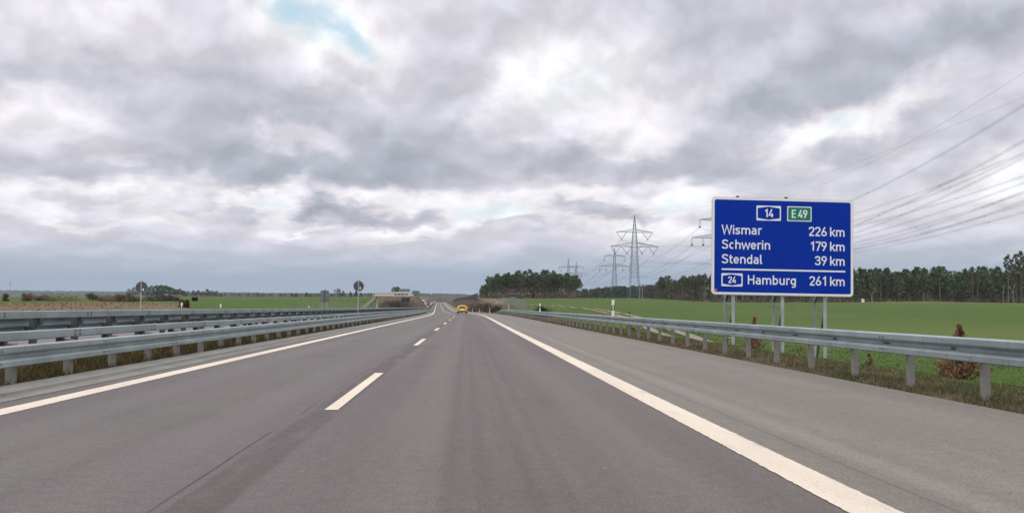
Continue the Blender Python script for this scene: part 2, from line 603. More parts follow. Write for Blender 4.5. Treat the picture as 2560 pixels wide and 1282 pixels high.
def ground_material():
    m = bpy.data.materials.new("ground_cover")
    m.use_nodes = True
    t = NT(m.node_tree)
    b = m.node_tree.nodes['Principled BSDF']
    b.inputs['Roughness'].default_value = .95
    b.inputs['Specular IOR Level'].default_value = .1
    a = t.n('ShaderNodeAttribute', attribute_name="zone")
    sx = t.n('ShaderNodeSeparateColor')
    t.link(a.outputs[0], sx.inputs[0])
    tcn = t.n('ShaderNodeTexCoord')
    v = tcn.outputs['Object']
    sxyz = t.n('ShaderNodeSeparateXYZ')
    t.link(v, sxyz.inputs[0])
    SXY = (sxyz.outputs[0], sxyz.outputs[1])
    fine = t.noise(v, 5.5, 6, .7)
    mid = t.noise(v, .35, 5, .6)
    big = t.noise(t.vmath('MULTIPLY', v, (1, .25, 1)), .05, 4, .55)
    rows = t.noise(t.vmath('MULTIPLY', v, (.8, .06, 1)), 1.0, 3, .5)
    field = t.ramp(fine, [(.25, (.043, .080, .014)), (.55, (.066, .116, .022)), (.8, (.094, .144, .034))])
    field = t.mix(t.math('MULTIPLY', t.smooth(big, .42, .72), .55), field, (.108, .134, .036))
    field = t.mix(t.math('MULTIPLY', t.smooth(rows, .5, .75), .25), field, (.070, .118, .022))
    pat2 = t.noise(v, .09, 5, .62)
    field = t.mix(t.math('MULTIPLY', t.smooth(pat2, .42, .62), .6), field, (.062, .098, .020))
    field = t.mix(t.math('MULTIPLY', a.outputs['Alpha'], t.math('MULTIPLY_ADD', pat2, .7, .45)), field, (.118, .146, .036))
    drill = t.math('ABSOLUTE', t.math('SUBTRACT', t.math('FRACT', t.math('MULTIPLY', t.math('ADD', SXY[0], t.math('MULTIPLY', SXY[1], .06)), 1.4)), .5))
    field = t.mix(t.math('MULTIPLY', t.smooth(drill, .22, .05), .22), field, (.085, .085, .032))
    dry = t.ramp(mid, [(.3, (.115, .085, .05)), (.5, (.19, .15, .09)), (.7, (.16, .14, .07))])
    dry = t.mix(t.math('MULTIPLY', fine, .6), dry, (.10, .075, .045))
    sand = t.ramp(fine, [(.3, (.21, .17, .12)), (.7, (.34, .29, .215))])
    soil = t.ramp(fine, [(.28, (.045, .034, .021)), (.5, (.092, .072, .044)), (.72, (.145, .115, .072))])
    soil = t.mix(t.math('MULTIPLY', t.smooth(mid, .52, .7), .6), soil, (.068, .076, .026))
    edge = t.math('MULTIPLY', t.math('SUBTRACT', fine, .5), .7)
    col = t.mix(t.smooth(t.math('ADD', sx.outputs[1], edge), .4, .6), soil, dry)
    col = t.mix(t.smooth(t.math('ADD', sx.outputs[0], edge), .4, .6), col, field)
    col = t.mix(t.smooth(t.math('ADD', sx.outputs[2], edge), .4, .6), col, sand)
    t.link(col, b.inputs['Base Color'])
    bn = t.n('ShaderNodeBump')
    bn.inputs['Strength'].default_value = .6
    bn.inputs['Distance'].default_value = .05
    t.link(fine, bn.inputs['Height'])
    t.link(bn.outputs[0], b.inputs['Normal'])
    return m


g = np_mesh("ground", np.stack([X, Y, ZZ], -1).reshape(-1, 3), quads, ground_material(), kind="structure", smooth=True)
field_w = np.zeros_like(S)
wob = vnoise(S, Y, 18) * 6 + vnoise(S, Y, 5) * 2
fr = sstep(7.3, 8.3, S + vnoise(S, Y, 1.5) * 1.2) * (1 - sstep(452, 462, Y + wob * .8 - (S - 150) * .02))
fr *= 1 - sstep(150, 260, Y) * (1 - sstep(18, 30, S)) * .9
field_w = np.maximum(field_w, fr)
lx = (S + C(Y)) / np.maximum(Y, 1)
near_l = np.interp(lx, [-.5, -.36, -.31, -.27, -.22, -.1], [125, 122, 112, 92, 78, 76])
fl = sstep(-24, -27, S) * sstep(near_l, near_l + 14, Y + wob * 1.5) * (1 - sstep(790, 812, Y))
field_w = np.maximum(field_w, fl)
dry_w = sstep(-20, -24, S) * (1 - fl)
dry_w = np.maximum(dry_w, sstep(12, 16, S) * sstep(200, 260, Y) * (1 - fr) * .8)
sand_w = sstep(-30 + 480, 462, Y + wob * .6) * (1 - sstep(466, 474, Y + wob)) * sstep(60, 100, S)
yel_w = sstep(14, 24, S) * sstep(34, 48, Y) * (1 - sstep(62, 100, Y + wob)) * .8 + sstep(70, 200, S) * sstep(150, 330, Y) * .5
zone = np.zeros((nv * nh, 4), dtype=np.float32)
zone[:, 0], zone[:, 1], zone[:, 2], zone[:, 3] = field_w.ravel(), dry_w.ravel(), sand_w.ravel(), yel_w.ravel()
za = g.data.color_attributes.new("zone", 'FLOAT_COLOR', 'POINT')
za.data.foreach_set("color", zone.ravel())


# ---- sheets that follow the road
def strip(name, s_list, y_list, material, dz, base=None, kind="structure", label=None):
    """A sheet over lateral offsets s_list and distances y_list, dz above the road level, with s,y stored as UV."""
    s_a, y_a = np.meshgrid(np.asarray(s_list, float), np.asarray(y_list, float))
    z = Z(y_a) + dz if base is None else base(s_a, y_a) + dz
    n0, n1 = s_a.shape
    ii = np.arange(n0 * n1).reshape(n0, n1)
    q = np.stack([ii[:-1, :-1], ii[:-1, 1:], ii[1:, 1:], ii[1:, :-1]], -1).reshape(-1, 4)
    if s_list[0] > s_list[-1]:
        q = q[:, ::-1]
    o = np_mesh(name, np.stack([s_a + C(y_a), y_a, z], -1).reshape(-1, 3), q, material, kind=kind)
    uv = o.data.uv_layers.new(name="UVMap")
    co = np.stack([s_a.ravel(), y_a.ravel()], -1).astype(np.float32)
    uv.data.foreach_set("uv", co[q.ravel()].ravel())
    return o


YR = np.concatenate([np.arange(-50, 100, 5), np.arange(100, 700, 10), np.arange(700, 1400, 25)])


def asphalt_material(opp=False):
    m = bpy.data.materials.new("asphalt")
    m.use_nodes = True
    t = NT(m.node_tree)
    b = m.node_tree.nodes['Principled BSDF']
    uv = t.n('ShaderNodeUVMap')
    v = uv.outputs[0]
    sp = t.n('ShaderNodeSeparateXYZ')
    t.link(v, sp.inputs[0])
    s, y = sp.outputs[0], sp.outputs[1]
    grain = t.noise(v, 48, 4, .75)
    blot = t.noise(v, .55, 5, .6)
    streak = t.noise(t.vmath('MULTIPLY', v, (2.4, .045, 1)), 1.0, 5, .6)
    wide = t.noise(t.vmath('MULTIPLY', v, (.45, .03, 1)), 1.0, 3, .5)
    diag = t.noise(t.vmath('MULTIPLY', v, (.5, .35, 1)), .7, 6, .62)
    lane = t.ramp(streak, [(.3, (.110, .099, .086)), (.7, (.150, .137, .119))])
    lane = t.mix(t.math('MULTIPLY', t.smooth(blot, .42, .68), .6), lane, (.132, .134, .108))
    lane = t.mix(t.math('MULTIPLY', t.smooth(wide, .42, .66), .7), lane, (.118, .098, .098))
    lane = t.mix(t.math('MULTIPLY', t.smooth(diag, .50, .68), .5), lane, (.092, .085, .078))
    sh = t.ramp(streak, [(.3, (.156, .141, .116)), (.7, (.198, .179, .150))])
    sh = t.mix(t.math('MULTIPLY', t.smooth(blot, .45, .72), .5), sh, (.152, .147, .126))

    def band(c, w, soft):
        d = t.math('ABSOLUTE', t.math('SUBTRACT', s, c))
        return t.smooth(d, w + soft, w)
    wob = t.math('MULTIPLY', t.math('SUBTRACT', t.noise(t.vmath('MULTIPLY', v, (0, .2, 0)), 1, 4, .6), .5), .16)
    s0 = s
    s = t.math('ADD', s0, wob)
    if not opp:
        rl = t.math('MULTIPLY', t.smooth(s0, -1.55, -.9), .55)
        lane = t.mix(rl, lane, t.mix(1.0, lane, (.87, .75, .80), 'MULTIPLY'))
        col = t.mix(t.smooth(s0, 2.30, 2.42), lane, sh)
        # dark residue where an old line was milled off, pale dusty streak and seams
        pat = t.smooth(t.noise(t.vmath('MULTIPLY', v, (1.5, .3, 1)), 1.3, 4, .6), .34, .52)
        col = t.mix(t.math('MULTIPLY', t.math('MULTIPLY', band(-1.55, .13, .07), pat), .75), col, (.076, .064, .058))
        col = t.mix(t.math('MULTIPLY', band(3.02, .03, .16), .55), col, (.235, .212, .185))
        col = t.mix(t.math('MULTIPLY', band(4.9, .05, .7), .25), col, (.19, .165, .145))
        crk = t.math('MULTIPLY', band(-1.79, .006, .012), t.smooth(t.noise(t.vmath('MULTIPLY', v, (0, .22, 0)), 1, 2, .5), .44, .56))
        col = t.mix(t.math('MULTIPLY', crk, .75), col, (.03, .028, .027))
        col = t.mix(t.math('MULTIPLY', band(2.76, .004, .014), .55), col, (.06, .056, .053))
        # wheel tracks polished paler
        for c in (-.45, 1.35, -4.1, -2.35):
            col = t.mix(t.math('MULTIPLY', band(c, .10, .32), .30), col, (.158, .150, .136))
        for c in (.42, .62, .10, -.12):
            col = t.mix(t.math('MULTIPLY', band(c, .02, .06), .34), col, (.082, .072, .070))
    else:
        col = t.mix(.6, lane, (.19, .165, .155))
    vor = t.n('ShaderNodeTexVoronoi')
    t.link(v, vor.inputs['Vector'])
    vor.inputs['Scale'].default_value = 1.35
    speck = t.smooth(vor.outputs['Distance'], .028, .012)
    col = t.mix(t.math('MULTIPLY', speck, .45), col, (.42, .40, .37))
    col = t.mix(t.smooth(grain, .36, .64), t.mix(1.0, col, (1.24, 1.23, 1.21), 'MULTIPLY'), t.mix(1.0, col, (.70, .69, .69), 'MULTIPLY'))
    mot = t.noise(v, 9, 4, .7)
    col = t.mix(t.smooth(mot, .35, .65), t.mix(1.0, col, (1.07, 1.07, 1.06), 'MULTIPLY'), t.mix(1.0, col, (.90, .90, .90), 'MULTIPLY'))
    t.link(col, b.inputs['Base Color'])
    t.link(t.math('MULTIPLY_ADD', blot, .2, .62), b.inputs['Roughness'])
    b.inputs['Specular IOR Level'].default_value = .35
    bn = t.n('ShaderNodeBump')
    bn.inputs['Strength'].default_value = .35
    bn.inputs['Distance'].default_value = .006
    t.link(grain, bn.inputs['Height'])
    t.link(bn.outputs[0], b.inputs['Normal'])
    return m


def paint_material():
    m = bpy.data.materials.new("road_paint")
    m.use_nodes = True
    t = NT(m.node_tree)
    b = m.node_tree.nodes['Principled BSDF']
    uv = t.n('ShaderNodeUVMap')
    v = uv.outputs[0]
    n = t.noise(v, 30, 4, .65)
    n2 = t.noise(t.vmath('MULTIPLY', v, (1, .2, 1)), 1.2, 4, .6)
    vor = t.n('ShaderNodeTexVoronoi')
    t.link(v, vor.inputs['Vector'])
    vor.inputs['Scale'].default_value = 38
    pit = t.smooth(vor.outputs['Distance'], .34, .12)
    pit = t.math('MULTIPLY', pit, t.smooth(n, .40, .58))
    c = t.ramp(n2, [(.3, (.62, .535, .41)), (.7, (.74, .645, .505))])
    c = t.mix(t.math('MULTIPLY', pit, .62), c, (.20, .18, .155))
    c = t.mix(t.math('MULTIPLY', t.smooth(t.noise(t.vmath('MULTIPLY', v, (3, .5, 1)), 1.6, 5, .65), .52, .72), .35), c, (.36, .32, .27))
    t.link(c, b.inputs['Base Color'])
    b.inputs['Roughness'].default_value = .7
    bn = t.n('ShaderNodeBump')
    bn.inputs['Strength'].default_value = .5
    bn.inputs['Distance'].default_value = .006
    t.link(n, bn.inputs['Height'])
    t.link(bn.outputs[0], b.inputs['Normal'])
    return m


def gutter_material():
    m = bpy.data.materials.new("gutter_concrete")
    m.use_nodes = True
    t = NT(m.node_tree)
    b = m.node_tree.nodes['Principled BSDF']
    uv = t.n('ShaderNodeUVMap')
    v = uv.outputs[0]
    n = t.noise(t.vmath('MULTIPLY', v, (1, .5, 1)), 1.7, 6, .65)
    f = t.noise(v, 40, 3, .6)
    c = t.ramp(n, [(.3, (.165, .165, .138)), (.7, (.255, .255, .215))])
    c = t.mix(t.math('MULTIPLY', f, .35), c, (.12, .12, .10))
    sp = t.n('ShaderNodeSeparateXYZ')
    t.link(v, sp.inputs[0])
    j = t.math('ABSOLUTE', t.math('SUBTRACT', t.math('FRACT', t.math('MULTIPLY', sp.outputs[1], .2)), .5))
    c = t.mix(t.math('MULTIPLY', t.smooth(j, .004, .001), .6), c, (.06, .055, .045))
    t.link(c, b.inputs['Base Color'])
    b.inputs['Roughness'].default_value = .9
    return m


M_ASPH = asphalt_material()
M_PAINT = paint_material()
M_GUT = gutter_material()
strip("road", [-5.62, -5.2, -4, -2, 0, 2, 3, 4.5, 5.98], YR, M_ASPH, 0.0)
strip("gutter", [-6.44, -5.86], YR, M_GUT, .055)
# ragged inner strip of the drain channel: its edge against the asphalt wanders
yg = np.arange(-20, 240, .6)
gm = MB()
inner = -5.52 + .05 * np.sin(yg * .35) + vnoise(yg, yg * 0, 4.5) * .16 + vnoise(yg, yg * 0 + 9, 1.4) * .06
gv, gf = [], []
for i, y in enumerate(yg):
    gv += [(-5.86 + C(y), y, Z(y) + .055), (-5.845 + C(y), y, Z(y) + .013), (inner[i] + C(y), y, Z(y) + .006)]
    if i:
        k = 3 * i
        gf += [(k - 3, k - 2, k + 1, k), (k - 2, k - 1, k + 2, k + 1)]
go_ = np_mesh("gutter", gv, gf, M_GUT, kind="structure")
uvl = go_.data.uv_layers.new(name="UVMap")
cc = np.array([(p[0], p[1]) for p in gv], dtype=np.float32)
uvl.data.foreach_set("uv", cc[np.array(gf).ravel()].ravel())
# painted lines
YP = np.concatenate([[-50, -20], np.arange(2, 36, .05), np.arange(36, 90, .5), YR[YR > 90]])
for s0, s1 in ((-5.24, -4.94), (2.135, 2.44)):
    o = strip("road_marking", [s0, s1], YP, M_PAINT, .005)
    co = np.empty(len(o.data.vertices) * 3, dtype=np.float32)
    o.data.vertices.foreach_get("co", co)
    co = co.reshape(-1, 3)
    co[:, 0] += (rng.random(len(co)) - .5) * .011 * (co[:, 1] < 60)
    o.data.vertices.foreach_set("co", co.ravel())
y = 10.85 - 18
while y < 185:
    strip("road_marking", [-1.585, -1.435], np.linspace(y, y + 6, 4), M_PAINT, .005)
    y += 18
strip("road_marking", [-1.60, -1.42], YR[YR >= 190], M_PAINT, .006)
# the other carriageway
strip("opposite_road", [-20.3, -16, -12, -8.95], YR, asphalt_material(True), OPP, None)
strip("road_marking", [-9.75, -9.45], YR, M_PAINT, OPP + .005)
strip("road_marking", [-17.3, -17.0], YR, M_PAINT, OPP + .005)
for k in range(0, 60):
    y = 20 + 18 * k
    strip("road_marking", [-13.4, -13.22], [y, y + 6], M_PAINT, OPP + .005)


# sandy farm track on the field side, two wheel ruts
def track():
    pts = np.array([(12.3, 40), (13.2, 57), (16, 79), (19.2, 110), (20.2, 150), (18.5, 200), (15.2, 260), (11.0, 320), (14.5, 385), (19.5, 440), (24, 480)])
    yy = np.arange(42, 478, 1.5)
    xx = np.interp(yy, pts[:, 1], pts[:, 0])
    k = np.exp(-.5 * (np.arange(-12, 13) / 6.) ** 2)
    k /= k.sum()
    xx = np.convolve(np.pad(xx, 12, mode='edge'), k, 'valid')
    for off, w in ((-.75, .42), (.85, .5)):
        v, f = [], []
        for i, y in enumerate(yy):
            a = off - w * (.8 + .5 * vnoise(y, off, 3)) + .15 * vnoise(y, off * 7, 6)
            b_ = off + w * (.8 + .5 * vnoise(y + 40, off, 3))
            for o in (a, (a + b_) / 2, b_):
                x = xx[i] + o
                v.append((x, y, ground_at(x, y) + .05))
            if i:
                p, q = 3 * (i - 1), 3 * i
                f += [(p, p + 1, q + 1, q), (p + 1, p + 2, q + 2, q + 1)]
        np_mesh("dirt_track", np.array(v), f, M_SAND, kind="structure")


M_SAND = mat("track_sand", (.25, .21, .155), .95, 0, .3, 1.2, .1)
track()


# ---------------------------------------------------------------- distant hills
def hill(name, rows, y_front, y_top, y_back, material, seed, rough):
    pxs = np.linspace(rows[0][0], rows[-1][0], 420)
    tops = np.interp(pxs, [r[0] for r in rows], [r[1] for r in rows])
    r2 = np.random.default_rng(seed)
    v, f = [], []
    n = len(pxs)
    prof = [(0, 0), (.25, .2), (.5, .5), (.75, .8), (.92, .96), (1, 1)]
    for (a, h) in prof:
        yy = y_front + (y_top - y_front) * a
        for i, px in enumerate(pxs):
            p = at(px, tops[i], y_top)
            base = at(px, 752, y_front)
            z0, z1 = base.z - 8, p.z
            xx = p.x * yy / y_top
            jit = rough * (vnoise(px * 3.1, a * 900 + seed * 7, 9) + .7 * vnoise(px * 3.1, a * 900 + seed, 3.3) + .5 * (r2.random() - .5))
            v.append((xx, yy + jit * 4, z0 + (z1 - z0) * h + jit * (.4 + .6 * h)))
    for i, px in enumerate(pxs):
        p = at(px, tops[i], y_top)
        v.append((p.x * y_back / y_top, y_back, p.z * .6))
    for r in range(len(prof)):
        for i in range(n - 1):
            f.append((r * n + i, r * n + i + 1, (r + 1) * n + i + 1, (r + 1) * n + i))
    np_mesh(name, v, f, material, kind="structure", smooth=False)


M_HILLF = mat("hill_forest", (.045, .065, .048), .95, 0, .5, .012, .1)
M_HILLG = mat("hill_woods", (.060, .062, .044), .95, 0, .55, .02, .1)
hill("hills", [(-400, 722), (0, 725.5), (150, 727), (300, 728.5), (560, 730), (700, 732), (1000, 735)], 4300, 5200, 6500, M_HILLF, 3, 5.0)
hill("hills", [(380, 744), (450, 736), (500, 734), (600, 732), (700, 733.5), (900, 733), (1050, 733), (1120, 734), (1180, 736), (1260, 738), (1500, 733), (1700, 732), (2700, 728)], 2350, 3100, 4200, M_HILLG, 5, 4.0)

# ---------------------------------------------------------------- guardrails
YB = np.concatenate([np.arange(-8, 60, 2), np.arange(60, 200, 4), np.arange(200, 700, 10), np.arange(700, 1301, 25)])
W_PROF = [(0, .31), (.014, .309), (.070, .300), (.083, .290), (.083, .222), (.076, .210), (.008, .172), (.008, .140),
          (.074, .102), (.083, .090), (.083, .020), (.070, .009), (.014, .001), (0, 0)]


def extrude_profile(prof, s_fun, z_fun, y_list, side, closed=True):
    """prof (out, up) swept along the road; side=+1 turns the profile's outside to +x."""
    v, f = [], []
    n = len(prof)
    for y in y_list:
        s, z = s_fun(y), z_fun(y)
        for (o, h) in prof:
            v.append((C(y) + s + side * o, y, z + h))
    for i in range(len(y_list) - 1):
        for k in range(n if closed else n - 1):
            a, b_ = i * n + k, i * n + (k + 1) % n
            f.append((a, b_, b_ + n, a + n))
    e = (len(y_list) - 1) * n
    if closed:
        f.append(tuple(range(n))[::-1])
        f.append(tuple(range(e, e + n)))
    return v, f


def thick(prof, t=.004):
    return prof + [(o - t if 0 < i < len(prof) - 1 else o - t, h) for i, (o, h) in reversed(list(enumerate(prof)))]


def bolt(mb, x, y, z, side, r=.013):
    mb.tube((x - side * .006, y, z), (x + side * .012, y, z), r, None, 6)


def post_mesh(h, side, wid=.11, dep=.075):
    """Sigma post open towards the field, foot splayed by the driven-in collar of soil."""
    m = MB()
    t = .007
    m.box(-wid / 2, wid / 2, -t / 2, t / 2, -.35, h)
    m.box(-wid / 2, -wid / 2 + t, t / 2, dep, -.35, h)
    m.box(wid / 2 - t, wid / 2, t / 2, dep, -.35, h)
    m.box(-wid / 2 + t, -wid / 2 + .032, dep - t, dep, -.35, h)
    m.box(wid / 2 - .032, wid / 2 - t, dep - t, dep, -.35, h)
    return m


def place_posts(root, ylist, s_fun, z_fun, mesh_builder, pm=None):
    pm = pm or M_POST
    first = None
    rest = MB()
    for i, y in enumerate(ylist):
        p = (C(y) + s_fun(y), y, z_fun(y))
        if i < 100:
            if first is None:
                first = mesh_builder.build("post", pm, root)
                o = first
            else:
                o = first.copy()
                COL.objects.link(o)
            o.location = p
            o.rotation_euler = (0, R(rnd.uniform(-.8, .8)), R(rnd.uniform(-2, 2)))
        else:
            rest.add([(vx + p[0], vy + p[1], vz + p[2]) for vx, vy, vz in mesh_builder.v], mesh_builder.f)
    if rest.v:
        o = rest.build("post", pm, root)
        o["kind"] = "stuff"


# right-hand rail along the hard shoulder, ramped down at its far end
RB = .44
rail = empty("guardrail", (0, 0, 0))
tag(rail, "galvanised double-wave guardrail along the hard shoulder, in front of the blue sign", "guardrail")
yr = [y for y in YB if y <= 172] + [176, 180, 184]
rs = lambda y: 6.36 + .9 * float(sstep(120, 184, y))
rz_ = lambda y: float(Z(y)) + .455 - .42 * float(sstep(172, 184, y))
v, f = extrude_profile(thick(W_PROF), rs, rz_, yr, -1)
m = MB()
m.add(v, f)
for k in range(14):
    y0 = 2.2 + 4 * k
    m.add(*extrude_profile(thick(W_PROF), lambda y: rs(y) - .0045, rz_, [y0 - .16, y0 + .15], -1))
m.build("rail_beam", M_STEEL, rail)
bm_ = MB()
for k in range(0, 14):
    y0 = 2.2 + 4 * k
    for dy in (-.055, .055):
        for dz in (.068, .243):
            bolt(bm_, C(y0) + rs(y0) - .083, y0 + dy, rz_(y0) + dz, -1)
    for dy in (-.09, -.03, .03, .09):
        bolt(bm_, C(y0) + rs(y0) - .02, y0 + dy, rz_(y0) + .155, -1, .010)
    bolt(bm_, C(y0) + rs(y0) - .02, y0 + 2.03, rz_(y0) + .155, -1, .014)
    bolt(bm_, C(y0) + rs(y0) - .02, y0 + 1.97, rz_(y0) + .155, -1, .014)
bm_.build("bolt", M_BOLT, rail)["kind"] = "stuff"
place_posts(rail, [3.6 + 2.0 * k for k in range(84)], lambda y: rs(y) + .085, lambda y: float(Z(y)), post_mesh(.70, 1, .095))


# the two rails of the median: a double wave with a box beam above and behind it
def super_rail(label, side, s_w, z_off, y_first, joint, w_up=.29):
    root = empty("median_barrier", (0, 0, 0))
    tag(root, label, "guardrail", "median barriers")
    zf = lambda y: float(Z(y)) + z_off
    v, f = extrude_profile(thick(W_PROF), lambda y: s_w, lambda y: zf(y) + w_up, YB, side)
    m = MB()
    m.add(v, f)
    for k in range(16):
        y0 = joint + 4 * k + (.6 if side > 0 else 0)
        m.add(*extrude_profile(thick(W_PROF), lambda y: s_w + side * .0045, lambda y: zf(y) + w_up, [y0 - .17, y0 + .17], side))
    m.build("rail_beam", M_STEEL, root)
    bx = [(0, 0), (.012, -.0), (.10, 0.0), (.112, .012), (.112, .128), (.10, .14), (.012, .14), (0, .128)]
    s_b = s_w - side * .31
    v, f = extrude_profile(bx, lambda y: s_b, lambda y: zf(y) + .645, YB, side)
    m = MB()
    m.add(v, f)
    m.build("box_beam", M_STEEL, root)
    vis = 1                                    # the face turned to our lane
    bm = MB()
    for k in range(26):
        y0 = joint + 4 * k
        for dy in (-.1, .1):
            for dz in (.04, .10):
                x = C(y0) + (s_b + .112 if side > 0 else s_b)
                bolt(bm, x, y0 + dy, zf(y0) + .645 + dz, 1, .016)
        if side > 0 and k < 14:
            for dy in (-.1, .1):
                for dz in (.066, .243):
                    bolt(bm, C(y0) + s_w + .083, y0 + dy + .6, zf(y0) + .29 + dz, 1, .014)
    bm.build("bolt", M_BOLT, root)["kind"] = "stuff"
    ps = s_w - side * .14
    ylist = [y_first + 2.0 * k for k in range(320)]
    place_posts(root, ylist, lambda y: ps, zf, post_mesh(.62, side, .13, .08), M_POST if side > 0 else M_SHADEDPOST)
    # bracket: carries the box beam above the post and the wave rail in front of it
    br = MB()
    lo, hi = sorted((-side * .175, -side * .07))
    br.box(lo, hi, -.055, .055, .50, .646)
    sc_ = MB()
    lo, hi = sorted((side * .005, side * .137))
    sc_.box(lo, hi, -.04, .04, .40, .47)
    spc = sc_.build("spacer", M_DARKSTEEL, root)
    brk = br.build("bracket", M_DARKSTEEL, root)
    rest = MB()
    for i, y in enumerate(ylist):
        p = (C(y) + ps, y, zf(y))
        if i < 100:
            for q_ in (brk, spc):
                o = q_ if i == 0 else q_.copy()
                if i:
                    COL.objects.link(o)
                o.location = p
        elif i < 200:
            rest.add([(a + p[0], b_ + p[1], c + p[2]) for a, b_, c in br.v], br.f)
    rest.build("bracket", M_DARKSTEEL, root)["kind"] = "stuff"
    return root


super_rail("median barrier nearer the camera, double wave rail facing our lane under a box beam", 1, -6.50, 0.0, .35, 12.9)
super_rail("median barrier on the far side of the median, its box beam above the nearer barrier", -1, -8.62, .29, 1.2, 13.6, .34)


# ---------------------------------------------------------------- lettering: stroke letters after the German road alphabet
def arc(cx, cy, rx, ry, a0, a1, n=9):
    return [(cx + rx * math.cos(R(a0 + (a1 - a0) * i / n)), cy + ry * math.sin(R(a0 + (a1 - a0) * i / n))) for i in range(n + 1)]


SW = .142
h_ = SW / 2
XH = .72                                       # x-height
B0, T0, X0 = h_, 1 - h_, XH - h_


def glyphs():
    G = {}
    # (advance width, strokes)
    G['W'] = (1.02, [[(.06, 1), (.27, 0 + .03), (.51, .95), (.75, .03), (.96, 1)]])
    G['i'] = (.26, [[(.13, 0), (.13, XH)], [(.13, .83), (.13, .98)]])
    G['s'] = (.55, [arc(.275, .52, .19, .133, 35, 180) + arc(.275, .20, .2, .187, 90, 90) + arc(.275, .215, .2, .15, 80, -90, 10)[1:] + arc(.27, .20, .2, .135, -90, -150, 4)[1:]])
    G['s'] = (.54, [[(.47, .565), (.38, .64), (.27, .653), (.15, .625), (.105, .54), (.14, .445), (.27, .37), (.40, .31), (.44, .21), (.40, .11), (.27, .067), (.15, .085), (.06, .16)]])
    G['m'] = (1.0, [[(.14, 0), (.14, XH)], [(.14, .46)] + arc(.33, .48, .175, .173, 180, 0, 8) + [(.505, 0)], [(.505, .46)] + arc(.69, .48, .18, .173, 180, 0, 8) + [(.87, 0)]])
    G['n'] = (.66, [[(.14, 0), (.14, XH)], [(.14, .45)] + arc(.335, .45, .195, .203, 180, 0, 9) + [(.53, 0)]])
    G['h'] = (.66, [[(.14, 0), (.14, 1)], [(.14, .45)] + arc(.335, .45, .195, .203, 180, 0, 9) + [(.53, 0)]])
    G['u'] = (.66, [[(.14, XH), (.14, .27)] + arc(.335, .27, .195, .203, 180, 360, 9), [(.53, XH), (.53, 0)]])
    G['a'] = (.60, [[(.12, .60), (.2, .645), (.30, .653), (.41, .62), (.46, .52), (.46, 0)], [(.46, .405), (.26, .40), (.14, .35), (.10, .23), (.14, .11), (.26, .067), (.38, .09), (.46, .17)]])
    G['r'] = (.44, [[(.14, 0), (.14, XH)], [(.14, .48)] + arc(.33, .47, .19, .183, 180, 60, 7)])
    G['S'] = (.70, [[(.60, .80), (.50, .90), (.35, .933), (.19, .90), (.115, .76), (.16, .62), (.35, .52), (.53, .43), (.59, .27), (.52, .12), (.35, .067), (.19, .09), (.06, .20)]])
    G['c'] = (.54, [arc(.30, .36, .19, .293, 52, 308, 13)])
    G['w'] = (.86, [[(.05, XH), (.23, .03), (.43, .66), (.63, .03), (.81, XH)]])
    G['e'] = (.60, [[(.10, .37), (.50, .37)] + arc(.30, .36, .20, .293, 8, 325, 14)])
    G['t'] = (.42, [[(.17, .93), (.17, .22), (.21, .10), (.31, .067), (.39, .067)], [(.04, .653), (.38, .653)]])
    G['d'] = (.64, [[(.50, 0), (.50, 1)], [(.50, .5)] + arc(.30, .36, .19, .293, 40, 320, 12) + [(.50, .2)]])
    G['b'] = (.64, [[(.14, 0), (.14, 1)], [(.14, .5)] + arc(.34, .36, .19, .293, 140, -140, 12) + [(.14, .2)]])
    G['g'] = (.64, [[(.50, XH), (.50, -.08), (.45, -.18), (.33, -.213), (.18, -.19)], [(.50, .5)] + arc(.30, .37, .19, .283, 40, 320, 12) + [(.50, .22)]])
    G['l'] = (.30, [[(.13, 1), (.13, .18), (.17, .08), (.28, .067)]])
    G['H'] = (.78, [[(.14, 0), (.14, 1)], [(.64, 0), (.64, 1)], [(.14, .51), (.64, .51)]])
    G['k'] = (.60, [[(.14, 0), (.14, 1)], [(.55, XH), (.16, .27)], [(.27, .40), (.56, 0)]])
    G['E'] = (.62, [[(.58, .933), (.14, .933), (.14, .067), (.58, .067)], [(.14, .51), (.53, .51)]])
    G['1'] = (.56, [[(.38, 0), (.38, .93), (.15, .74)]])
    G['2'] = (.62, [[(.08, .72), (.12, .86), (.22, .925), (.33, .933), (.46, .89), (.525, .75), (.48, .59), (.10, .08)], [(.08, .067), (.55, .067)]])
    G['3'] = (.62, [[(.08, .75), (.15, .89), (.30, .933), (.45, .89), (.505, .73), (.44, .58), (.27, .535), (.46, .48), (.54, .29), (.47, .12), (.30, .067), (.14, .11), (.06, .25)]])
    G['4'] = (.62, [[(.42, 1), (.09, .26), (.60, .26)], [(.45, .52), (.45, 0)]])
    G['6'] = (.62, [[(.41, 1), (.15, .46)] , arc(.315, .29, .215, .222, 0, 360, 18)])
    G['7'] = (.58, [[(.06, .933), (.52, .933), (.22, 0)]])
    G['9'] = (.62, [[(.22, 0), (.48, .54)], arc(.315, .71, .215, .222, 0, 360, 18)])
    G[' '] = (.22, [])
    return G


GL = glyphs()


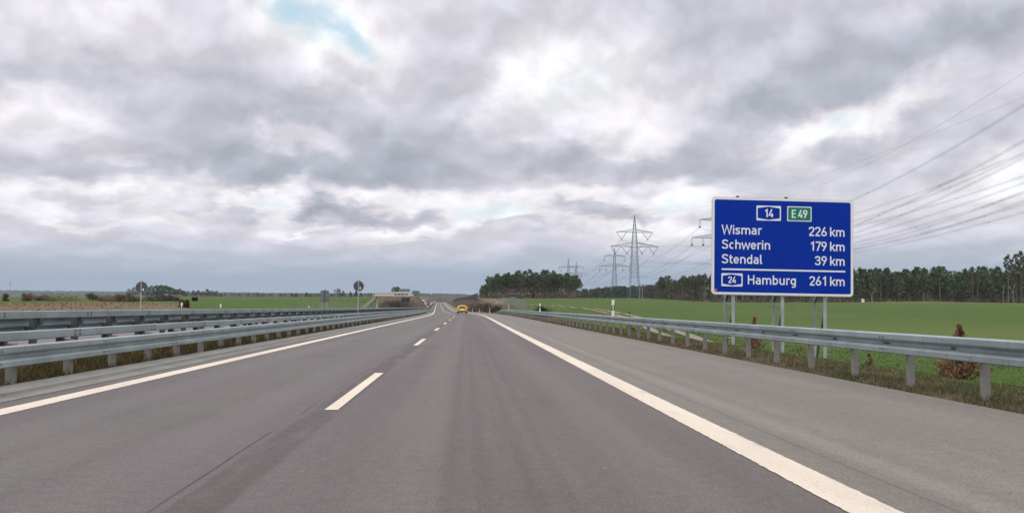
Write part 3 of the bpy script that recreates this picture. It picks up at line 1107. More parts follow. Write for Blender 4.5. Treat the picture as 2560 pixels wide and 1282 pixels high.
def stroke(mb, pts, w, tf):
    """A flat-ended ribbon with mitred corners through pts; tf maps (x, y) to a 3D point."""
    closed = len(pts) > 3 and abs(pts[0][0] - pts[-1][0]) < 1e-5 and abs(pts[0][1] - pts[-1][1]) < 1e-5
    p = [Vector((a, b_)) for a, b_ in pts]
    q = [p[0]]
    for a in p[1:]:
        if (a - q[-1]).length > 1e-4:
            q.append(a)
    p = q
    n = len(p)
    if closed:
        p = p[:-1] if (p[0] - p[-1]).length < 1e-4 else p
        n = len(p)
    L, Rr = [], []
    for i in range(n):
        if closed:
            d0, d1 = (p[i] - p[i - 1]).normalized(), (p[(i + 1) % n] - p[i]).normalized()
        else:
            d0 = (p[i] - p[i - 1]).normalized() if i else (p[1] - p[0]).normalized()
            d1 = (p[i + 1] - p[i]).normalized() if i < n - 1 else d0
        n0, n1 = Vector((-d0.y, d0.x)), Vector((-d1.y, d1.x))
        mm = n0 + n1
        if mm.length < 1e-3:
            mm = n0
        mm.normalize()
        k = 1 / max(.45, mm.dot(n0))
        L.append(p[i] + mm * (w / 2 * k))
        Rr.append(p[i] - mm * (w / 2 * k))
    vs = [tf(a) for a in L] + [tf(a) for a in Rr]
    fs = [(i, n + i, n + (i + 1) % n, (i + 1) % n) for i in range(n if closed else n - 1)]
    mb.add(vs, fs)


def text_width(s, cap, sx=1.0, track=0.0):
    return sum((GL[c][0] + track) * cap * sx for c in s)


def lettering(mb, s, u, v, cap, depth, sx=1.0, track=0.0, weight=1.0):
    """Write s on a board: u from its left edge, v down from its top to the baseline (the board's face is at y = -depth)."""
    k = 0
    for ch in s:
        adv, strokes = GL[ch]
        for st in strokes:
            k += 1
            dd = depth + .0006 * (1 + k % 4)
            stroke(mb, [(a * sx, b_) for a, b_ in st], SW * weight, lambda q, u=u, dd=dd: (u + q.x * cap, -dd, -v + q.y * cap))
        u += (adv + track) * cap * sx


def rrect(x0, x1, z0, z1, r, n=6):
    pts = []
    for cx, cz, a in ((x1 - r, z1 - r, 0), (x0 + r, z1 - r, 90), (x0 + r, z0 + r, 180), (x1 - r, z0 + r, 270)):
        for i in range(n + 1):
            t = R(a + 90 * i / n)
            pts.append((cx + r * math.cos(t), cz + r * math.sin(t)))
    return pts


# ---------------------------------------------------------------- the distance board
LEAN = R(1.0)                                  # the road is banked here, so upright things stand a degree off its normal


def distance_sign():
    YS = 32.0
    tl = at(1780, 491.5, YS)
    BW, BH = 4.72, 3.32
    root = empty("distance_sign", (tl.x, YS, tl.z), (0, LEAN, R(1.2)))
    root.scale = (1.047, 1, 1)
    tag(root, "big blue distance board with white town names on three lattice stands", "road sign")
    m = MB()
    m.prism(rrect(0, BW, -BH, 0, .13), .0, .05)
    board = m.build("board", M_FRAME, root)
    m = MB()
    m.prism(rrect(.025, BW - .025, -BH + .025, -.025, .115), -.004, .0)
    m.build("white_border", M_WHITE, board)
    m = MB()
    m.prism(rrect(.088, BW - .088, -BH + .088, -.088, .07), -.007, -.004)
    m.build("blue_face", M_BLUE, board)
    d = .007
    right = BW - .275
    rows = [("Wismar", "226 km", 1.265), ("Schwerin", "179 km", 1.765), ("Stendal", "39 km", 2.26)]
    m = MB()
    cap = .315

    def km(s, v):
        num, kmt = s.split(" ")
        wk = text_width(kmt, cap, 1.06)
        lettering(m, kmt, right - wk, v, cap, d, 1.06)
        wn = text_width(num, cap, 1.06)
        lettering(m, num, right - wk - .075 - wn, v, cap, d, 1.06)

    for town, dist, v in rows:
        lettering(m, town, .32, v, cap, d, 1.10)
        km(dist, v)
    lettering(m, "Hamburg", 1.17, 2.955, cap, d, 1.10)
    km("261 km", 2.955)
    m.prism([(.33, -2.485), (right, -2.485), (right, -2.43), (.33, -2.43)], -d - .002, -d)
    m.build("lettering", M_WHITE, board)

    def shield(u0, v0, w, h, num, ncap, hexagon=True):
        a = MB()
        a.prism(rrect(u0, u0 + w, -v0 - h, -v0, .03), -d - .002, -d)
        plate = a.build("route_shield", M_WHITE, board)
        a = MB()
        if hexagon:
            i = .04
            pk = .035
            x0, x1, z0, z1 = u0 + i, u0 + w - i, -v0 - h + .085, -v0 - .085
            a.prism([(x0, z0), ((x0 + x1) / 2, z0 - pk - .02), (x1, z0), (x1, z1), ((x0 + x1) / 2, z1 + pk + .02), (x0, z1)], -d - .004, -d - .002)
            a.build("shield_field", M_BLUE, board)
        else:
            a.prism(rrect(u0 + .032, u0 + w - .032, -v0 - h + .032, -v0 - .032, .035), -d - .004, -d - .002)
            a.build("shield_field", M_GREEN, board)
        a = MB()
        wt = text_width(num, ncap, .95)
        lettering(a, num, u0 + (w - wt) / 2, v0 + h / 2 + ncap / 2, ncap, d + .004, .95, 0, 1.12)
        a.build("route_number", M_WHITE, board)

    shield(1.475, .265, .815, .51, "14", .275)
    shield(2.50, .265, .815, .51, "E 49", .275, False)
    shield(.325, 2.595, .70, .44, "24", .225)
    a = MB()
    a.tube((.135, -d - .003, -3.16), (.135, -d, -3.16), .05, None, 16)
    a.build("sticker", M_RED, board)
    a = MB()
    a.prism([(.112, -3.175), (.158, -3.175), (.158, -3.162), (.112, -3.162)], -d - .004, -d - .003)
    a.build("sticker_mark", M_WHITE, board)
    for u in (.86, 2.48):
        a = MB()
        a.box(u - .045, u + .045, .01, .09, -.01, .045)
        a.box(u - .02, u + .02, .03, .07, .045, .06)
        a.build("clamp", M_BOLT, root)
    # aluminium stiffening rails across the back
    a = MB()
    for z in (-.35, -1.2, -2.1, -2.95):
        a.box(.1, BW - .1, .05, .09, z - .03, z + .03)
    a.build("back_rail", M_GALV, board)
    # lattice stands: front tube, rear tube, rungs and braces
    for u in (.765, 2.40, 3.82):
        st = MB()
        x = u
        wx = tl.x + u
        zb = ground_at(wx, YS) - tl.z - .25
        yf, yb2 = .14, 1.05
        st.tube((x, yf, zb), (x, yf, -.1), .058, None, 10)
        st.build("front_leg", M_GALV, root)
        st = MB()
        st.tube((x, yb2, zb - .05), (x, yb2, -1.6), .055, None, 10)
        st.build("rear_leg", M_GALV, root)
        for z in (-1.75, -3.62, -4.78):
            if z > zb + .2:
                st = MB()
                st.bar((x, yf, z), (x, yb2, z), .05)
                st.build("rung", M_GALV, root)
        for p0, p1 in (((x, yb2, -1.9), (x, yf, -2.65)), ((x, yf, -2.72), (x, yb2, -3.55)), ((x, yf, -3.72), (x, yb2, zb + .12))):
            st = MB()
            st.bar(p0, p1, .055)
            st.build("brace", M_DARKSTEEL, root)


distance_sign()


# ---------------------------------------------------------------- small signs seen from behind
def round_sign(px, py, Y, dia, zbase, label):
    c = at(px, py, Y)
    root = empty("round_sign", (c.x, Y, zbase), (0, LEAN, 0))
    tag(root, label, "road sign", "round signs seen from behind")
    hz = c.z - zbase
    m = MB()
    m.tube((0, -.03, -.3), (0, -.03, hz + dia / 2 + .10), .034, None, 10)
    m.build("pole", M_GALV, root)
    m = MB()
    m.tube((0, .02, hz), (0, .035, hz), dia / 2 - .02, None, 32)
    disc = m.build("disc", M_SIGNBACK, root)
    m = MB()
    n = 32
    ring = []
    for i in range(n):
        t = 2 * math.pi * i / n
        ring.append((math.cos(t), math.sin(t)))
    vs = []
    for r_, y_ in ((dia / 2 - .022, .012), (dia / 2, .012), (dia / 2, .04), (dia / 2 - .022, .04)):
        vs += [(c_ * r_, y_, hz + s_ * r_) for c_, s_ in ring]
    fs = []
    for k in range(4):
        for i in range(n):
            fs.append((k * n + i, k * n + (i + 1) % n, ((k + 1) % 4) * n + (i + 1) % n, ((k + 1) % 4) * n + i))
    m.add(vs, fs)
    m.build("rim", M_GALV, disc)
    m = MB()
    m.box(.07, .15, .012, .02, hz - .2, hz - .06)
    m.build("sticker", M_WHITE, disc)
    m = MB()
    for dz in (-.14, .14):
        m.box(-.05, .05, -.075, .02, hz + dz - .02, hz + dz + .02)
    m.build("clamp", M_GALV, root)


round_sign(352, 718.5, 60, .76, ground_at(at(352, 718, 60).x, 60), "round traffic sign seen from behind beyond the opposite carriageway, near brown bushes")
round_sign(895, 715, 66, .74, .15, "round traffic sign seen from behind, standing in the median near the bridge")


def board_back(px0, px1, py0, py1, Y, zbase, label, mt, split=None, posts=2):
    a, b_ = at(px0, py0, Y), at(px1, py1, Y)
    w, top, bot = b_.x - a.x, a.z - zbase, b_.z - zbase
    root = empty("board_sign", ((a.x + b_.x) / 2, Y, zbase), (0, LEAN * .6, 0))
    tag(root, label, "road sign", "board signs seen from behind")
    m = MB()
    m.prism(rrect(-w / 2, w / 2, bot, top, min(.1, w * .06)), .05, .09)
    pl = m.build("board", mt, root)
    m = MB()
    for z in (bot + (top - bot) * .2, bot + (top - bot) * .5, bot + (top - bot) * .8):
        m.box(-w / 2 + .05, w / 2 - .05, .02, .05, z - .04, z + .04)
    m.build("stiffener", M_DARKSTEEL, pl)
    for k in range(posts):
        x = (-w * .3 + w * .6 * k) if posts > 1 else 0
        m = MB()
        m.tube((x, -.04, -.4), (x, -.04, top - .03), max(.045, w * .022), None, 8)
        m.build("post", M_GALV, root)


board_back(801, 821, 726, 756, 150, ground_at(at(811, 740, 150).x, 150), "grey board sign seen from behind on two posts before the green field", M_GREYSIGN)
board_back(1030, 1048, 726.5, 755, 600, float(Z(600)) - .2, "large grey board sign seen from behind at the bridge end", M_GREYSIGN)
board_back(1067, 1075, 753, 765, 400, .2, "small grey board sign in the median near the oncoming blue truck", M_GREYSIGN)


# ---------------------------------------------------------------- delineator posts
def make_delineator():
    root = empty("delineator_post")
    m = MB()
    pts = [(-.06, -.0), (.06, 0.0), (.05, .09), (-.05, .09)]

    def seg(z0, z1, slope=False):
        vs = [(x, y, z0) for x, y in pts] + [(x, y, z1 + (.03 if slope and y < .05 else 0)) for x, y in pts]
        return vs, [(3, 2, 1, 0), (4, 5, 6, 7), (0, 1, 5, 4), (1, 2, 6, 5), (2, 3, 7, 6), (3, 0, 4, 7)]
    m.add(*seg(-.04, .52))
    m.add(*seg(.75, 1.0, True))
    m.build("body", M_PLASTIC, root)
    m = MB()
    vs = [(x * 1.02, y, .52 + (.05 if x > 0 else 0)) for x, y in pts] + [(x * 1.02, y, .75 + (.05 if x > 0 else 0)) for x, y in pts]
    m.add(vs, [(3, 2, 1, 0), (4, 5, 6, 7), (0, 1, 5, 4), (1, 2, 6, 5), (2, 3, 7, 6), (3, 0, 4, 7)])
    m.build("black_band", M_BLACK, root)
    m = MB()
    m.box(-.024, .024, -.008, -.001, .56, .74)
    m.build("reflector", M_REFLECT, root)
    return root


dl = make_delineator()
dspots = [(1521.5, 6.85, 44.5, .46, "white marker post with black band behind the guardrail, before the field, the biggest one"),
          (1341, 6.85, 90, .46, "small white marker post behind the guardrail beside a dark round bush"),
          (1262, 6.95, 158, .43, "white marker post behind the guardrail near its lowered far end"),
          (1224, None, 196, 0, "white marker post at the road edge just past the end of the guardrail"),
          (1198, None, 250, 0, "middle white marker post of the three between the yellow car and the guardrail end"),
          (1181.5, None, 297, 0, "white marker post at the road edge closest to the yellow car"),
          (551, None, 82, 0, "white marker post beyond the median barrier before the bright green field"),
          (772, None, 132, 0, "white marker post beyond the median barrier beside the grey board sign"),
          (453.5, None, 70, 0, "white marker post beyond the median barrier beside a low brown bush"),
          (1062, None, 640, 0, "tiny white marker post behind the oncoming blue truck"),
          (1086, None, 900, 0, "tiny white marker post in the median at the crest of the road")]
for i, (px, s, Y, zo, lab) in enumerate(dspots):
    o = dl if i == 0 else copy_tree(dl)
    x = at(px, 770, Y).x
    if s is not None:
        x = float(C(Y)) + s + (.9 * float(sstep(120, 184, Y)))
    big = 1.0 if Y < 350 else 2.0
    z = ground_at(x, Y) if s is None else float(Z(Y)) + zo
    if px in (551, 772, 453.5):
        top = {551: 760.8, 772: 764.5, 453.5: 757}[px]
        z = at(px, top, Y).z - 1.0
    if Y > 600:
        z = float(Z(Y)) + (1.6 if px == 1062 else .9)
    o.location = (x, Y, z)
    o.scale = (big, big, big)
    o.rotation_euler = (0, LEAN, 0)
    tag(o, lab, "marker post", "delineator posts")

# white boundary marker by the wood
p = at(2157.5, 766, 440)
m = MB()
m.prism(rrect(-.55, .55, 0, 1.7, .12), -.3, .3)
m.box(-.6, .6, -.35, .35, -.3, .05)
o = m.build("boundary_marker", M_MARKER)
o.location = (p.x, 440, ground_at(p.x, 440))
tag(o, "white boundary marker at the field edge in front of the wood", "marker")


# ---------------------------------------------------------------- yellow car
def make_car():
    Y0 = 167.0
    x = at(1155.5, 775, Y0).x
    root = empty("yellow_car", (x, Y0, float(Z(Y0)) + .004), (0, 0, R(.6)))
    tag(root, "yellow hatchback driving ahead in the right lane, seen from behind", "car")
    # length from tail (0) to nose: half widths and heights of the body shell
    sec = [  # y, z_sill, w_sill, z_belt, w_belt, z_roof, w_roof
        (0.00, .42, .70, .80, .74, .86, .64), (.05, .34, .78, .88, .80, 1.00, .64), (.22, .30, .84, .93, .84, 1.24, .60),
        (.50, .28, .86, .94, .865, 1.40, .60), (1.0, .26, .87, .95, .875, 1.45, .61), (1.9, .26, .87, .94, .875, 1.46, .61),
        (2.6, .26, .87, .93, .875, 1.36, .58), (3.1, .26, .87, .93, .87, 1.02, .70), (3.7, .28, .85, .82, .83, .86, .66), (4.0, .34, .76, .68, .76, .72, .6), (4.12, .42, .62, .58, .62, .6, .5)]
    m = MB()
    vs, fs = [], []
    for (yy, zs, ws, zb, wb, zr, wr) in sec:
        half = [(0, zs - .02), (ws * .8, zs - .02), (ws, zs + .06), (wb + .012, (zs + zb) / 2), (wb, zb), ((wb + wr) / 2 * 1.01, (zb + zr) / 2 + .02), (wr, zr - .04), (wr * .7, zr), (0, zr + .015)]
        ring = [(a, yy, z) for a, z in half] + [(-a, yy, z) for a, z in half[-2:0:-1]]
        vs += ring
    n = 16
    for i in range(len(sec) - 1):
        for k in range(n):
            fs.append((i * n + k, i * n + (k + 1) % n, (i + 1) * n + (k + 1) % n, (i + 1) * n + k))
    fs.append(tuple(range(n - 1, -1, -1)))
    fs.append(tuple((len(sec) - 1) * n + k for k in range(n)))
    m.add(vs, fs)
    m.build("body", M_CARPAINT, root, smooth=True)
    m = MB()
    rows = [(.00, .965, .62), (.17, 1.225, .575), (.33, 1.345, .53)]
    vs = [(sg * w, y_, z_) for (y_, z_, w) in rows for sg in (-1, 1)] + [(sg * w, y_ + .04, z_ - .02) for (y_, z_, w) in rows for sg in (-1, 1)]
    m.add(vs, [(0, 1, 3, 2), (2, 3, 5, 4), (7, 6, 8, 9), (9, 8, 10, 11), (0, 6, 7, 1), (4, 5, 11, 10), (0, 2, 8, 6), (2, 4, 10, 8), (1, 7, 9, 3), (3, 9, 11, 5)])
    m.build("rear_window", M_GLASS, root)
    for sgn in (-1, 1):
        m = MB()
        a = [(sgn * .885, .62, .97), (sgn * .885, 2.75, .96), (sgn * .665, 2.35, 1.35), (sgn * .64, .85, 1.37)]
        b_ = [(x_ - sgn * .05, y_, z_ - .01) for x_, y_, z_ in a]
        m.add(a + b_, [(0, 1, 2, 3), (7, 6, 5, 4), (0, 4, 5, 1), (1, 5, 6, 2), (2, 6, 7, 3), (3, 7, 4, 0)])
        m.build("side_window", M_GLASS, root)
        m = MB()
        m.prism(rrect(sgn * .66 - .13, sgn * .66 + .13, .74, .92, .05), -.02, .12)
        m.build("tail_lamp", M_LAMP, root)
        m = MB()
        m.prism(rrect(sgn * .95 - .08, sgn * .95 + .08, .95, 1.09, .04), 2.35, 2.48)
        m.build("mirror", M_CARPAINT, root)
        for yy in (.72, 3.28):
            m = MB()
            m.tube((sgn * .66, yy, .30), (sgn * .87, yy, .30), .30, None, 20)
            w = m.build("wheel", M_TYRE, root)
            m = MB()
            m.tube((sgn * .85, yy, .30), (sgn * .885, yy, .30), .19, None, 14)
            m.build("rim", M_RIM, w)
    m = MB()
    m.prism(rrect(-.72, .72, .30, .50, .06), -.035, .2)
    m.build("bumper", M_TRIM, root)
    m = MB()
    m.prism(rrect(-.26, .26, .61, .72, .015), -.03, .02)
    m.build("licence_plate", M_WHITE, root)


make_car()


def make_truck():
    Y0 = 690.0
    x = at(1056, 757, Y0).x
    root = empty("blue_truck", (x, Y0, float(Z(Y0)) + OPP + .005), (0, 0, R(1.5)))
    tag(root, "blue truck with a pale trailer coming towards us on the opposite carriageway", "truck")
    m = MB()
    m.prism(rrect(-1.23, 1.23, .5, 2.9, .15), 0, 2.2)
    m.build("cab", M_TRUCK, root)
    m = MB()
    m.prism(rrect(-1.15, 1.15, 2.9, 3.7, .3), .5, 2.1)
    m.build("wind_deflector", M_TARP, root)
    m = MB()
    m.prism(rrect(-1.1, 1.1, 1.75, 2.65, .08), -.03, .0)
    m.build("windscreen", M_GLASS, root)
    m = MB()
    m.prism(rrect(-1.27, 1.27, .95, 3.95, .05), 2.5, 15.5)
    m.build("trailer", M_TARP, root)
    m = MB()
    m.prism(rrect(-1.23, 1.23, .3, .75, .08), -.08, .4)
    m.build("bumper", M_TRIM, root)
    for sgn in (-1, 1):
        m = MB()
        m.prism(rrect(sgn * .95 - .18, sgn * .95 + .18, .82, 1.02, .04), -.03, .02)
        m.build("headlight", M_REFLECT, root)
        for yy in (1.2, 5.0, 12.5, 13.8):
            m = MB()
            m.tube((sgn * .85, yy, .5), (sgn * 1.2, yy, .5), .5, None, 16)
            m.build("wheel", M_TYRE, root)
        m = MB()
        m.prism(rrect(sgn * 1.42 - .11, sgn * 1.42 + .11, 1.9, 2.6, .05), .15, .3)
        m.build("mirror", M_TRIM, root)


make_truck()


# ---------------------------------------------------------------- bridge, embankments, noise barriers
def bridge():
    Yb = 400.0
    P = lambda px, py: at(px, py, Yb)
    a, b_ = P(939, 739), P(1030, 739)
    z0 = float(Z(Yb)) - .2
    root = empty("road_bridge", (0, 0, 0))
    tag(root, "cream concrete bridge with one slim pier beside the opposite carriageway", "bridge")
    m = MB()
    m.box(P(943, 0).x, b_.x, Yb, Yb + 11, P(0, 737.6).z, P(0, 732.8).z)
    m.build("deck", M_CREAM, root)
    m = MB()
    m.box(P(938, 0).x, b_.x, Yb - .5, Yb + 11.5, P(0, 739.4).z, P(0, 737.6).z)
    m.build("cornice", M_CREAM, root)
    m = MB()
    m.box(P(944, 0).x, b_.x, Yb - .25, Yb + .3, P(0, 732.8).z, P(0, 728.8).z)
    m.build("parapet", M_CREAM, root)
    for k in range(4):
        m = MB()
        x = P(990 + k * 9, 0).x
        m.box(x, x + 1.15, Yb - .06, Yb - .005, P(0, 736.6).z, P(0, 734).z)
        m.build("slot", M_BLACK, root)
    m = MB()
    m.tube((P(947, 0).x, Yb + 1.2, z0 - .5), (P(947, 0).x, Yb + 1.2, P(0, 739.4).z), .48, None, 14)
    m.build("pier", M_CREAM, root)
    m = MB()
    m.box(P(965, 0).x, P(975, 0).x, Yb + 4, Yb + 6, z0 - .4, P(0, 752).z)
    m.build("abutment", M_SCREEN, root)
    # paved cone and steps down the embankment side
    m = MB()
    q0, q1 = P(940, 741), P(902, 767)
    m.add([(q0.x, Yb - 1, q0.z), (q1.x, Yb - 1, q1.z - .4), (q1.x - .6, Yb + 3, q1.z - .4), (q0.x - .6, Yb + 3, q0.z),
           (q0.x, Yb - 1, q0.z - 1.0), (q1.x + 1.5, Yb - 1, q1.z - 1.2), (q1.x + 1.5, Yb + 3, q1.z - 1.2), (q0.x, Yb + 3, q0.z - 1.0)],
          [(0, 1, 2, 3), (7, 6, 5, 4), (0, 4, 5, 1), (1, 5, 6, 2), (2, 6, 7, 3), (3, 7, 4, 0)])
    m.build("stair", M_CONC, root)
    # screens on and below the deck
    sc = empty("noise_screen", (0, 0, 0))
    tag(sc, "grey slatted screen standing on the bridge end above the cream parapet", "screen")
    m = MB()
    m.box(P(1001, 0).x, P(1028, 0).x, Yb + 2.0, Yb + 2.1, P(0, 728.8).z, P(0, 721).z)
    m.build("panel", M_SCREEN, sc)
    for k in range(7):
        m = MB()
        x = P(1001 + 4.5 * k, 0).x
        m.box(x - .07, x + .07, Yb + 1.9, Yb + 2.0, P(0, 732).z, P(0, 720.4).z)
        m.build("post", M_DARKSTEEL, sc)
    sc = empty("steel_screen", (0, 0, 0))
    tag(sc, "dark blue screen panel under the bridge end beside the large board sign", "screen")
    m = MB()
    m.box(P(1009, 0).x, P(1029, 0).x, Yb - 1.5, Yb - 1.35, P(0, 754).z, P(0, 743.5).z)
    m.build("panel", M_BARRIER, sc)
    for px in (1009, 1019, 1029):
        m = MB()
        x = P(px, 0).x
        m.box(x - .1, x + .1, Yb - 1.62, Yb - 1.5, z0 - .4, P(0, 743).z)
        m.build("post", M_DARKSTEEL, sc)


bridge()


def mound(name, cx, cy, rx, ry, base, top, n=36, flat=.45, label=None, mt=None):
    v, f = [], []
    for j in range(n + 1):
        for i in range(n + 1):
            x, y = cx + rx * (2 * i / n - 1), cy + ry * (2 * j / n - 1)
            r = max(abs(2 * i / n - 1), abs(2 * j / n - 1)) * .4 + .6 * math.hypot(2 * i / n - 1, 2 * j / n - 1)
            h = float(1 - sstep(flat, 1.0, r))
            z = base + (top - base) * h + h * float(vnoise(x * 3, y * 3, 4) * .8 + vnoise(x * 3, y * 3, 1.5) * .5)
            v.append((x, y, z))
    for j in range(n):
        for i in range(n):
            k = j * (n + 1) + i
            f.append((k, k + 1, k + n + 2, k + n + 1))
    np_mesh(name, v, f, mt or M_EARTH, kind="structure", smooth=True)


M_EARTH = mat("bare_earth", (.125, .095, .068), .95, 0, .45, .9, .1)
pl_, pr_ = at(938, 760, 425), at(1052, 760, 425)
mound("embankment", (pl_.x + pr_.x) / 2 + 1, 428, (pr_.x - pl_.x) / 2 + 4, 22, -.6, at(0, 741, 425).z, flat=.5)
mound("embankment", float(C(360)) + 14.2, 350, 7.5, 60, -2.2, 2.6, flat=.3)


def noise_barrier():
    root = empty("noise_barrier", (0, 0, 0))
    tag(root, "dark noise barrier stepping along the bank ahead of the yellow car", "noise barrier")
    n = 12
    yy = np.geomspace(395, 900, n + 1)
    pxs = np.interp(yy, [395, 450, 520, 650, 900], [1193, 1180, 1168, 1150, 1133])
    tops = np.interp(yy, [395, 450, 520, 620, 650, 900], [733, 737.5, 742, 743.5, 743.5, 748.5])
    bots = np.interp(yy, [395, 450, 520, 650, 900], [751.5, 752, 753, 756, 758])
    for k in range(n):
        a, b_ = at(pxs[k], tops[k], yy[k]), at(pxs[k + 1], tops[k + 1], yy[k + 1])
        a0, b0 = at(pxs[k], bots[k], yy[k]), at(pxs[k + 1], bots[k + 1], yy[k + 1])
        m = MB()
        dx = .25
        m.add([(a0.x, a0.y, a0.z - 1.5), (b0.x, b0.y, b0.z - 1.5), (b_.x, b_.y, b_.z), (a.x, a.y, a.z),
               (a0.x + dx, a0.y, a0.z - 1.5), (b0.x + dx, b0.y, b0.z - 1.5), (b_.x + dx, b_.y, b_.z), (a.x + dx, a.y, a.z)],
              [(0, 1, 2, 3), (7, 6, 5, 4), (0, 4, 5, 1), (1, 5, 6, 2), (2, 6, 7, 3), (3, 7, 4, 0)])
        m.build("panel", M_BARRIER, root)
        m = MB()
        m.box(a.x - .15, a.x + .3, a.y - .2, a.y + .2, a0.z - 1.5, a.z + .15)
        m.build("post", M_DARKSTEEL, root)


noise_barrier()


def wire_fence(name, pts, n, h, label, mt, rail_w=.012):
    root = empty(name, (0, 0, 0))
    tag(root, label, "fence", "wire fences")
    first = None
    tops = []
    xs, yy = [p[0] for p in pts], [p[1] for p in pts]
    tt = np.linspace(0, 1, n)
    d = np.linspace(0, 1, len(pts))
    for t in tt:
        x, y = float(np.interp(t, d, xs)), float(np.interp(t, d, yy))
        z = ground_at(x, y)
        if first is None:
            m = MB()
            m.tube((0, 0, -.3), (0, 0, h), .06, None, 6)
            first = m.build("post", mt, root)
            o = first
        else:
            o = first.copy()
            COL.objects.link(o)
        o.location = (x, y, z)
        tops.append((x, y, z))
    m = MB()
    for k in range(6):
        z = h * (.1 + .17 * k)
        m.path([(a, b_, c + z) for a, b_, c in tops], rail_w, 4)
    m.build("wire", M_GALV, root)


wire_fence("game_fence", [(9.7, 150), (10.6, 190), (12.2, 250), (11.5, 310)], 30, 2.0, "tall wire game fence with grey posts past the end of the guardrail", M_WOODPOST)
wire_fence("game_fence", [(-25.5, 150), (-27.5, 210), (-31, 300), (-35, 385)], 34, 1.5, "faint wire game fence before the green field beside the bridge", M_WOODPOST)


# ---------------------------------------------------------------- pylons and conductors
def lattice_body(mb, levels, w_main=.26, w_br=.13):
    """levels: (z, half width); square tapering tower with crossed bracing."""
    for (z0, a0), (z1, a1) in zip(levels[:-1], levels[1:]):
        c0 = [(-a0, -a0, z0), (a0, -a0, z0), (a0, a0, z0), (-a0, a0, z0)]
        c1 = [(-a1, -a1, z1), (a1, -a1, z1), (a1, a1, z1), (-a1, a1, z1)]
        for k in range(4):
            mb.bar(c0[k], c1[k], w_main)
            mb.bar(c0[k], c1[(k + 1) % 4], w_br)
            mb.bar(c0[(k + 1) % 4], c1[k], w_br)
            mb.bar(c1[k], c1[(k + 1) % 4], w_br)


def crossarm(mb, half, z, rise, wt, n=5, w=.24):
    for sg in (-1, 1):
        tip = Vector((sg * half, 0, z))
        for sy in (-1, 1):
            root_b = Vector((sg * wt, sy * wt, z))
            root_t = Vector((sg * wt, sy * wt, z + rise))
            mb.bar(root_b, tip, w)
            mb.bar(root_t, tip + Vector((0, 0, .12)), w)
            for k in range(1, n):
                p = root_b.lerp(tip, k / n)
                q = root_t.lerp(tip, (k - .5) / n)
                mb.bar(p, q, w * .45)
                q2 = root_t.lerp(tip, min(1, (k + .5) / n))
                mb.bar(p, q2, w * .45)
    mb.bar((-wt, 0, z), (wt, 0, z), w)


def levels_for(spec, step):
    out = []
    zs = [s[0] for s in spec]
    z = zs[0]
    while z < zs[-1] - .4 * step:
        a = float(np.interp(z, zs, [s[1] for s in spec]))
        out.append((z, a))
        z += max(step, a * 1.15)
    out.append((zs[-1], spec[-1][1]))
    return out


def pylon_v():
    root = empty("power_pylon")
    m = MB()
    lv = [(0, 3.55), (6.5, 2.95), (17, 2.4)] + levels_for([(17, 2.4), (36, 1.55), (46, .85), (55, .06)], 2.5)[1:]
    lattice_body(m, lv, .24, .10)
    m.build("tower", M_LATTICE, root)
    m = MB()
    crossarm(m, 11.2, 44.4, 1.8, .9)
    m.build("crossarm", M_LATTICE, root)
    m = MB()
    crossarm(m, 14.7, 35.6, 2.6, 1.5, 6)
    m.build("crossarm", M_LATTICE, root)
    att = [(0, 55)]
    for sg in (-1, 1):
        for (o, i, c, z, dp) in ((11.2, 5.0, 8.1, 44.3, 4.2), (14.7, 8.8, 11.8, 35.5, 4.1), (8.1, 1.9, 4.6, 35.5, 4.1)):
            k = MB()
            k.tube((sg * o, 0, z), (sg * c, 0, z - dp), .15, None, 6)
            k.tube((sg * i, 0, z), (sg * c, 0, z - dp), .15, None, 6)
            k.box(sg * c - .25, sg * c + .25, -.4, .4, z - dp - .5, z - dp)
            k.build("insulator", M_LATTICE, root)
            att.append((sg * c, z - dp - .4))
    return root, att


def pylon_s():
    root = empty("power_pylon")
    m = MB()
    lv = [(0, 3.2), (7, 2.6)] + levels_for([(7, 2.6), (36, 1.25), (45, .8), (53.7, .06)], 2.4)[1:]
    lattice_body(m, lv, .24, .10)
    m.build("tower", M_LATTICE, root)
    m = MB()
    crossarm(m, 9.9, 45.5, 1.7, .85)
    m.build("crossarm", M_LATTICE, root)
    m = MB()
    crossarm(m, 14.2, 36.0, 2.2, 1.25, 6)
    m.build("crossarm", M_LATTICE, root)
    att = [(0, 53.7)]
    for sg in (-1, 1):
        for (c, z) in ((9.9, 45.5), (14.2, 36.0), (8.1, 36.0)):
            k = MB()
            for dx in (-.28, .28):
                k.tube((sg * c + dx, 0, z), (sg * c + dx, 0, z - 3.5), .07, None, 6)
            k.box(sg * c - .45, sg * c + .45, -.4, .4, z - 4.2, z - 3.4)
            k.build("insulator", M_INSUL, root)
            att.append((sg * c, z - 4.0))
    return root, att


PV, AV = pylon_v()
PS, AS_ = pylon_s()


def put_pylon(proto, used, px, Y, ztop, hgt, lab, lean=LEAN * .55):
    o = proto if not used else copy_tree(proto)
    x = at(px, 700, Y).x
    o.location = (x, Y, ztop - hgt)
    o.rotation_euler = (0, lean, R(2))
    tag(o, lab, "pylon", "power pylons")
    return (x, Y, ztop - hgt)


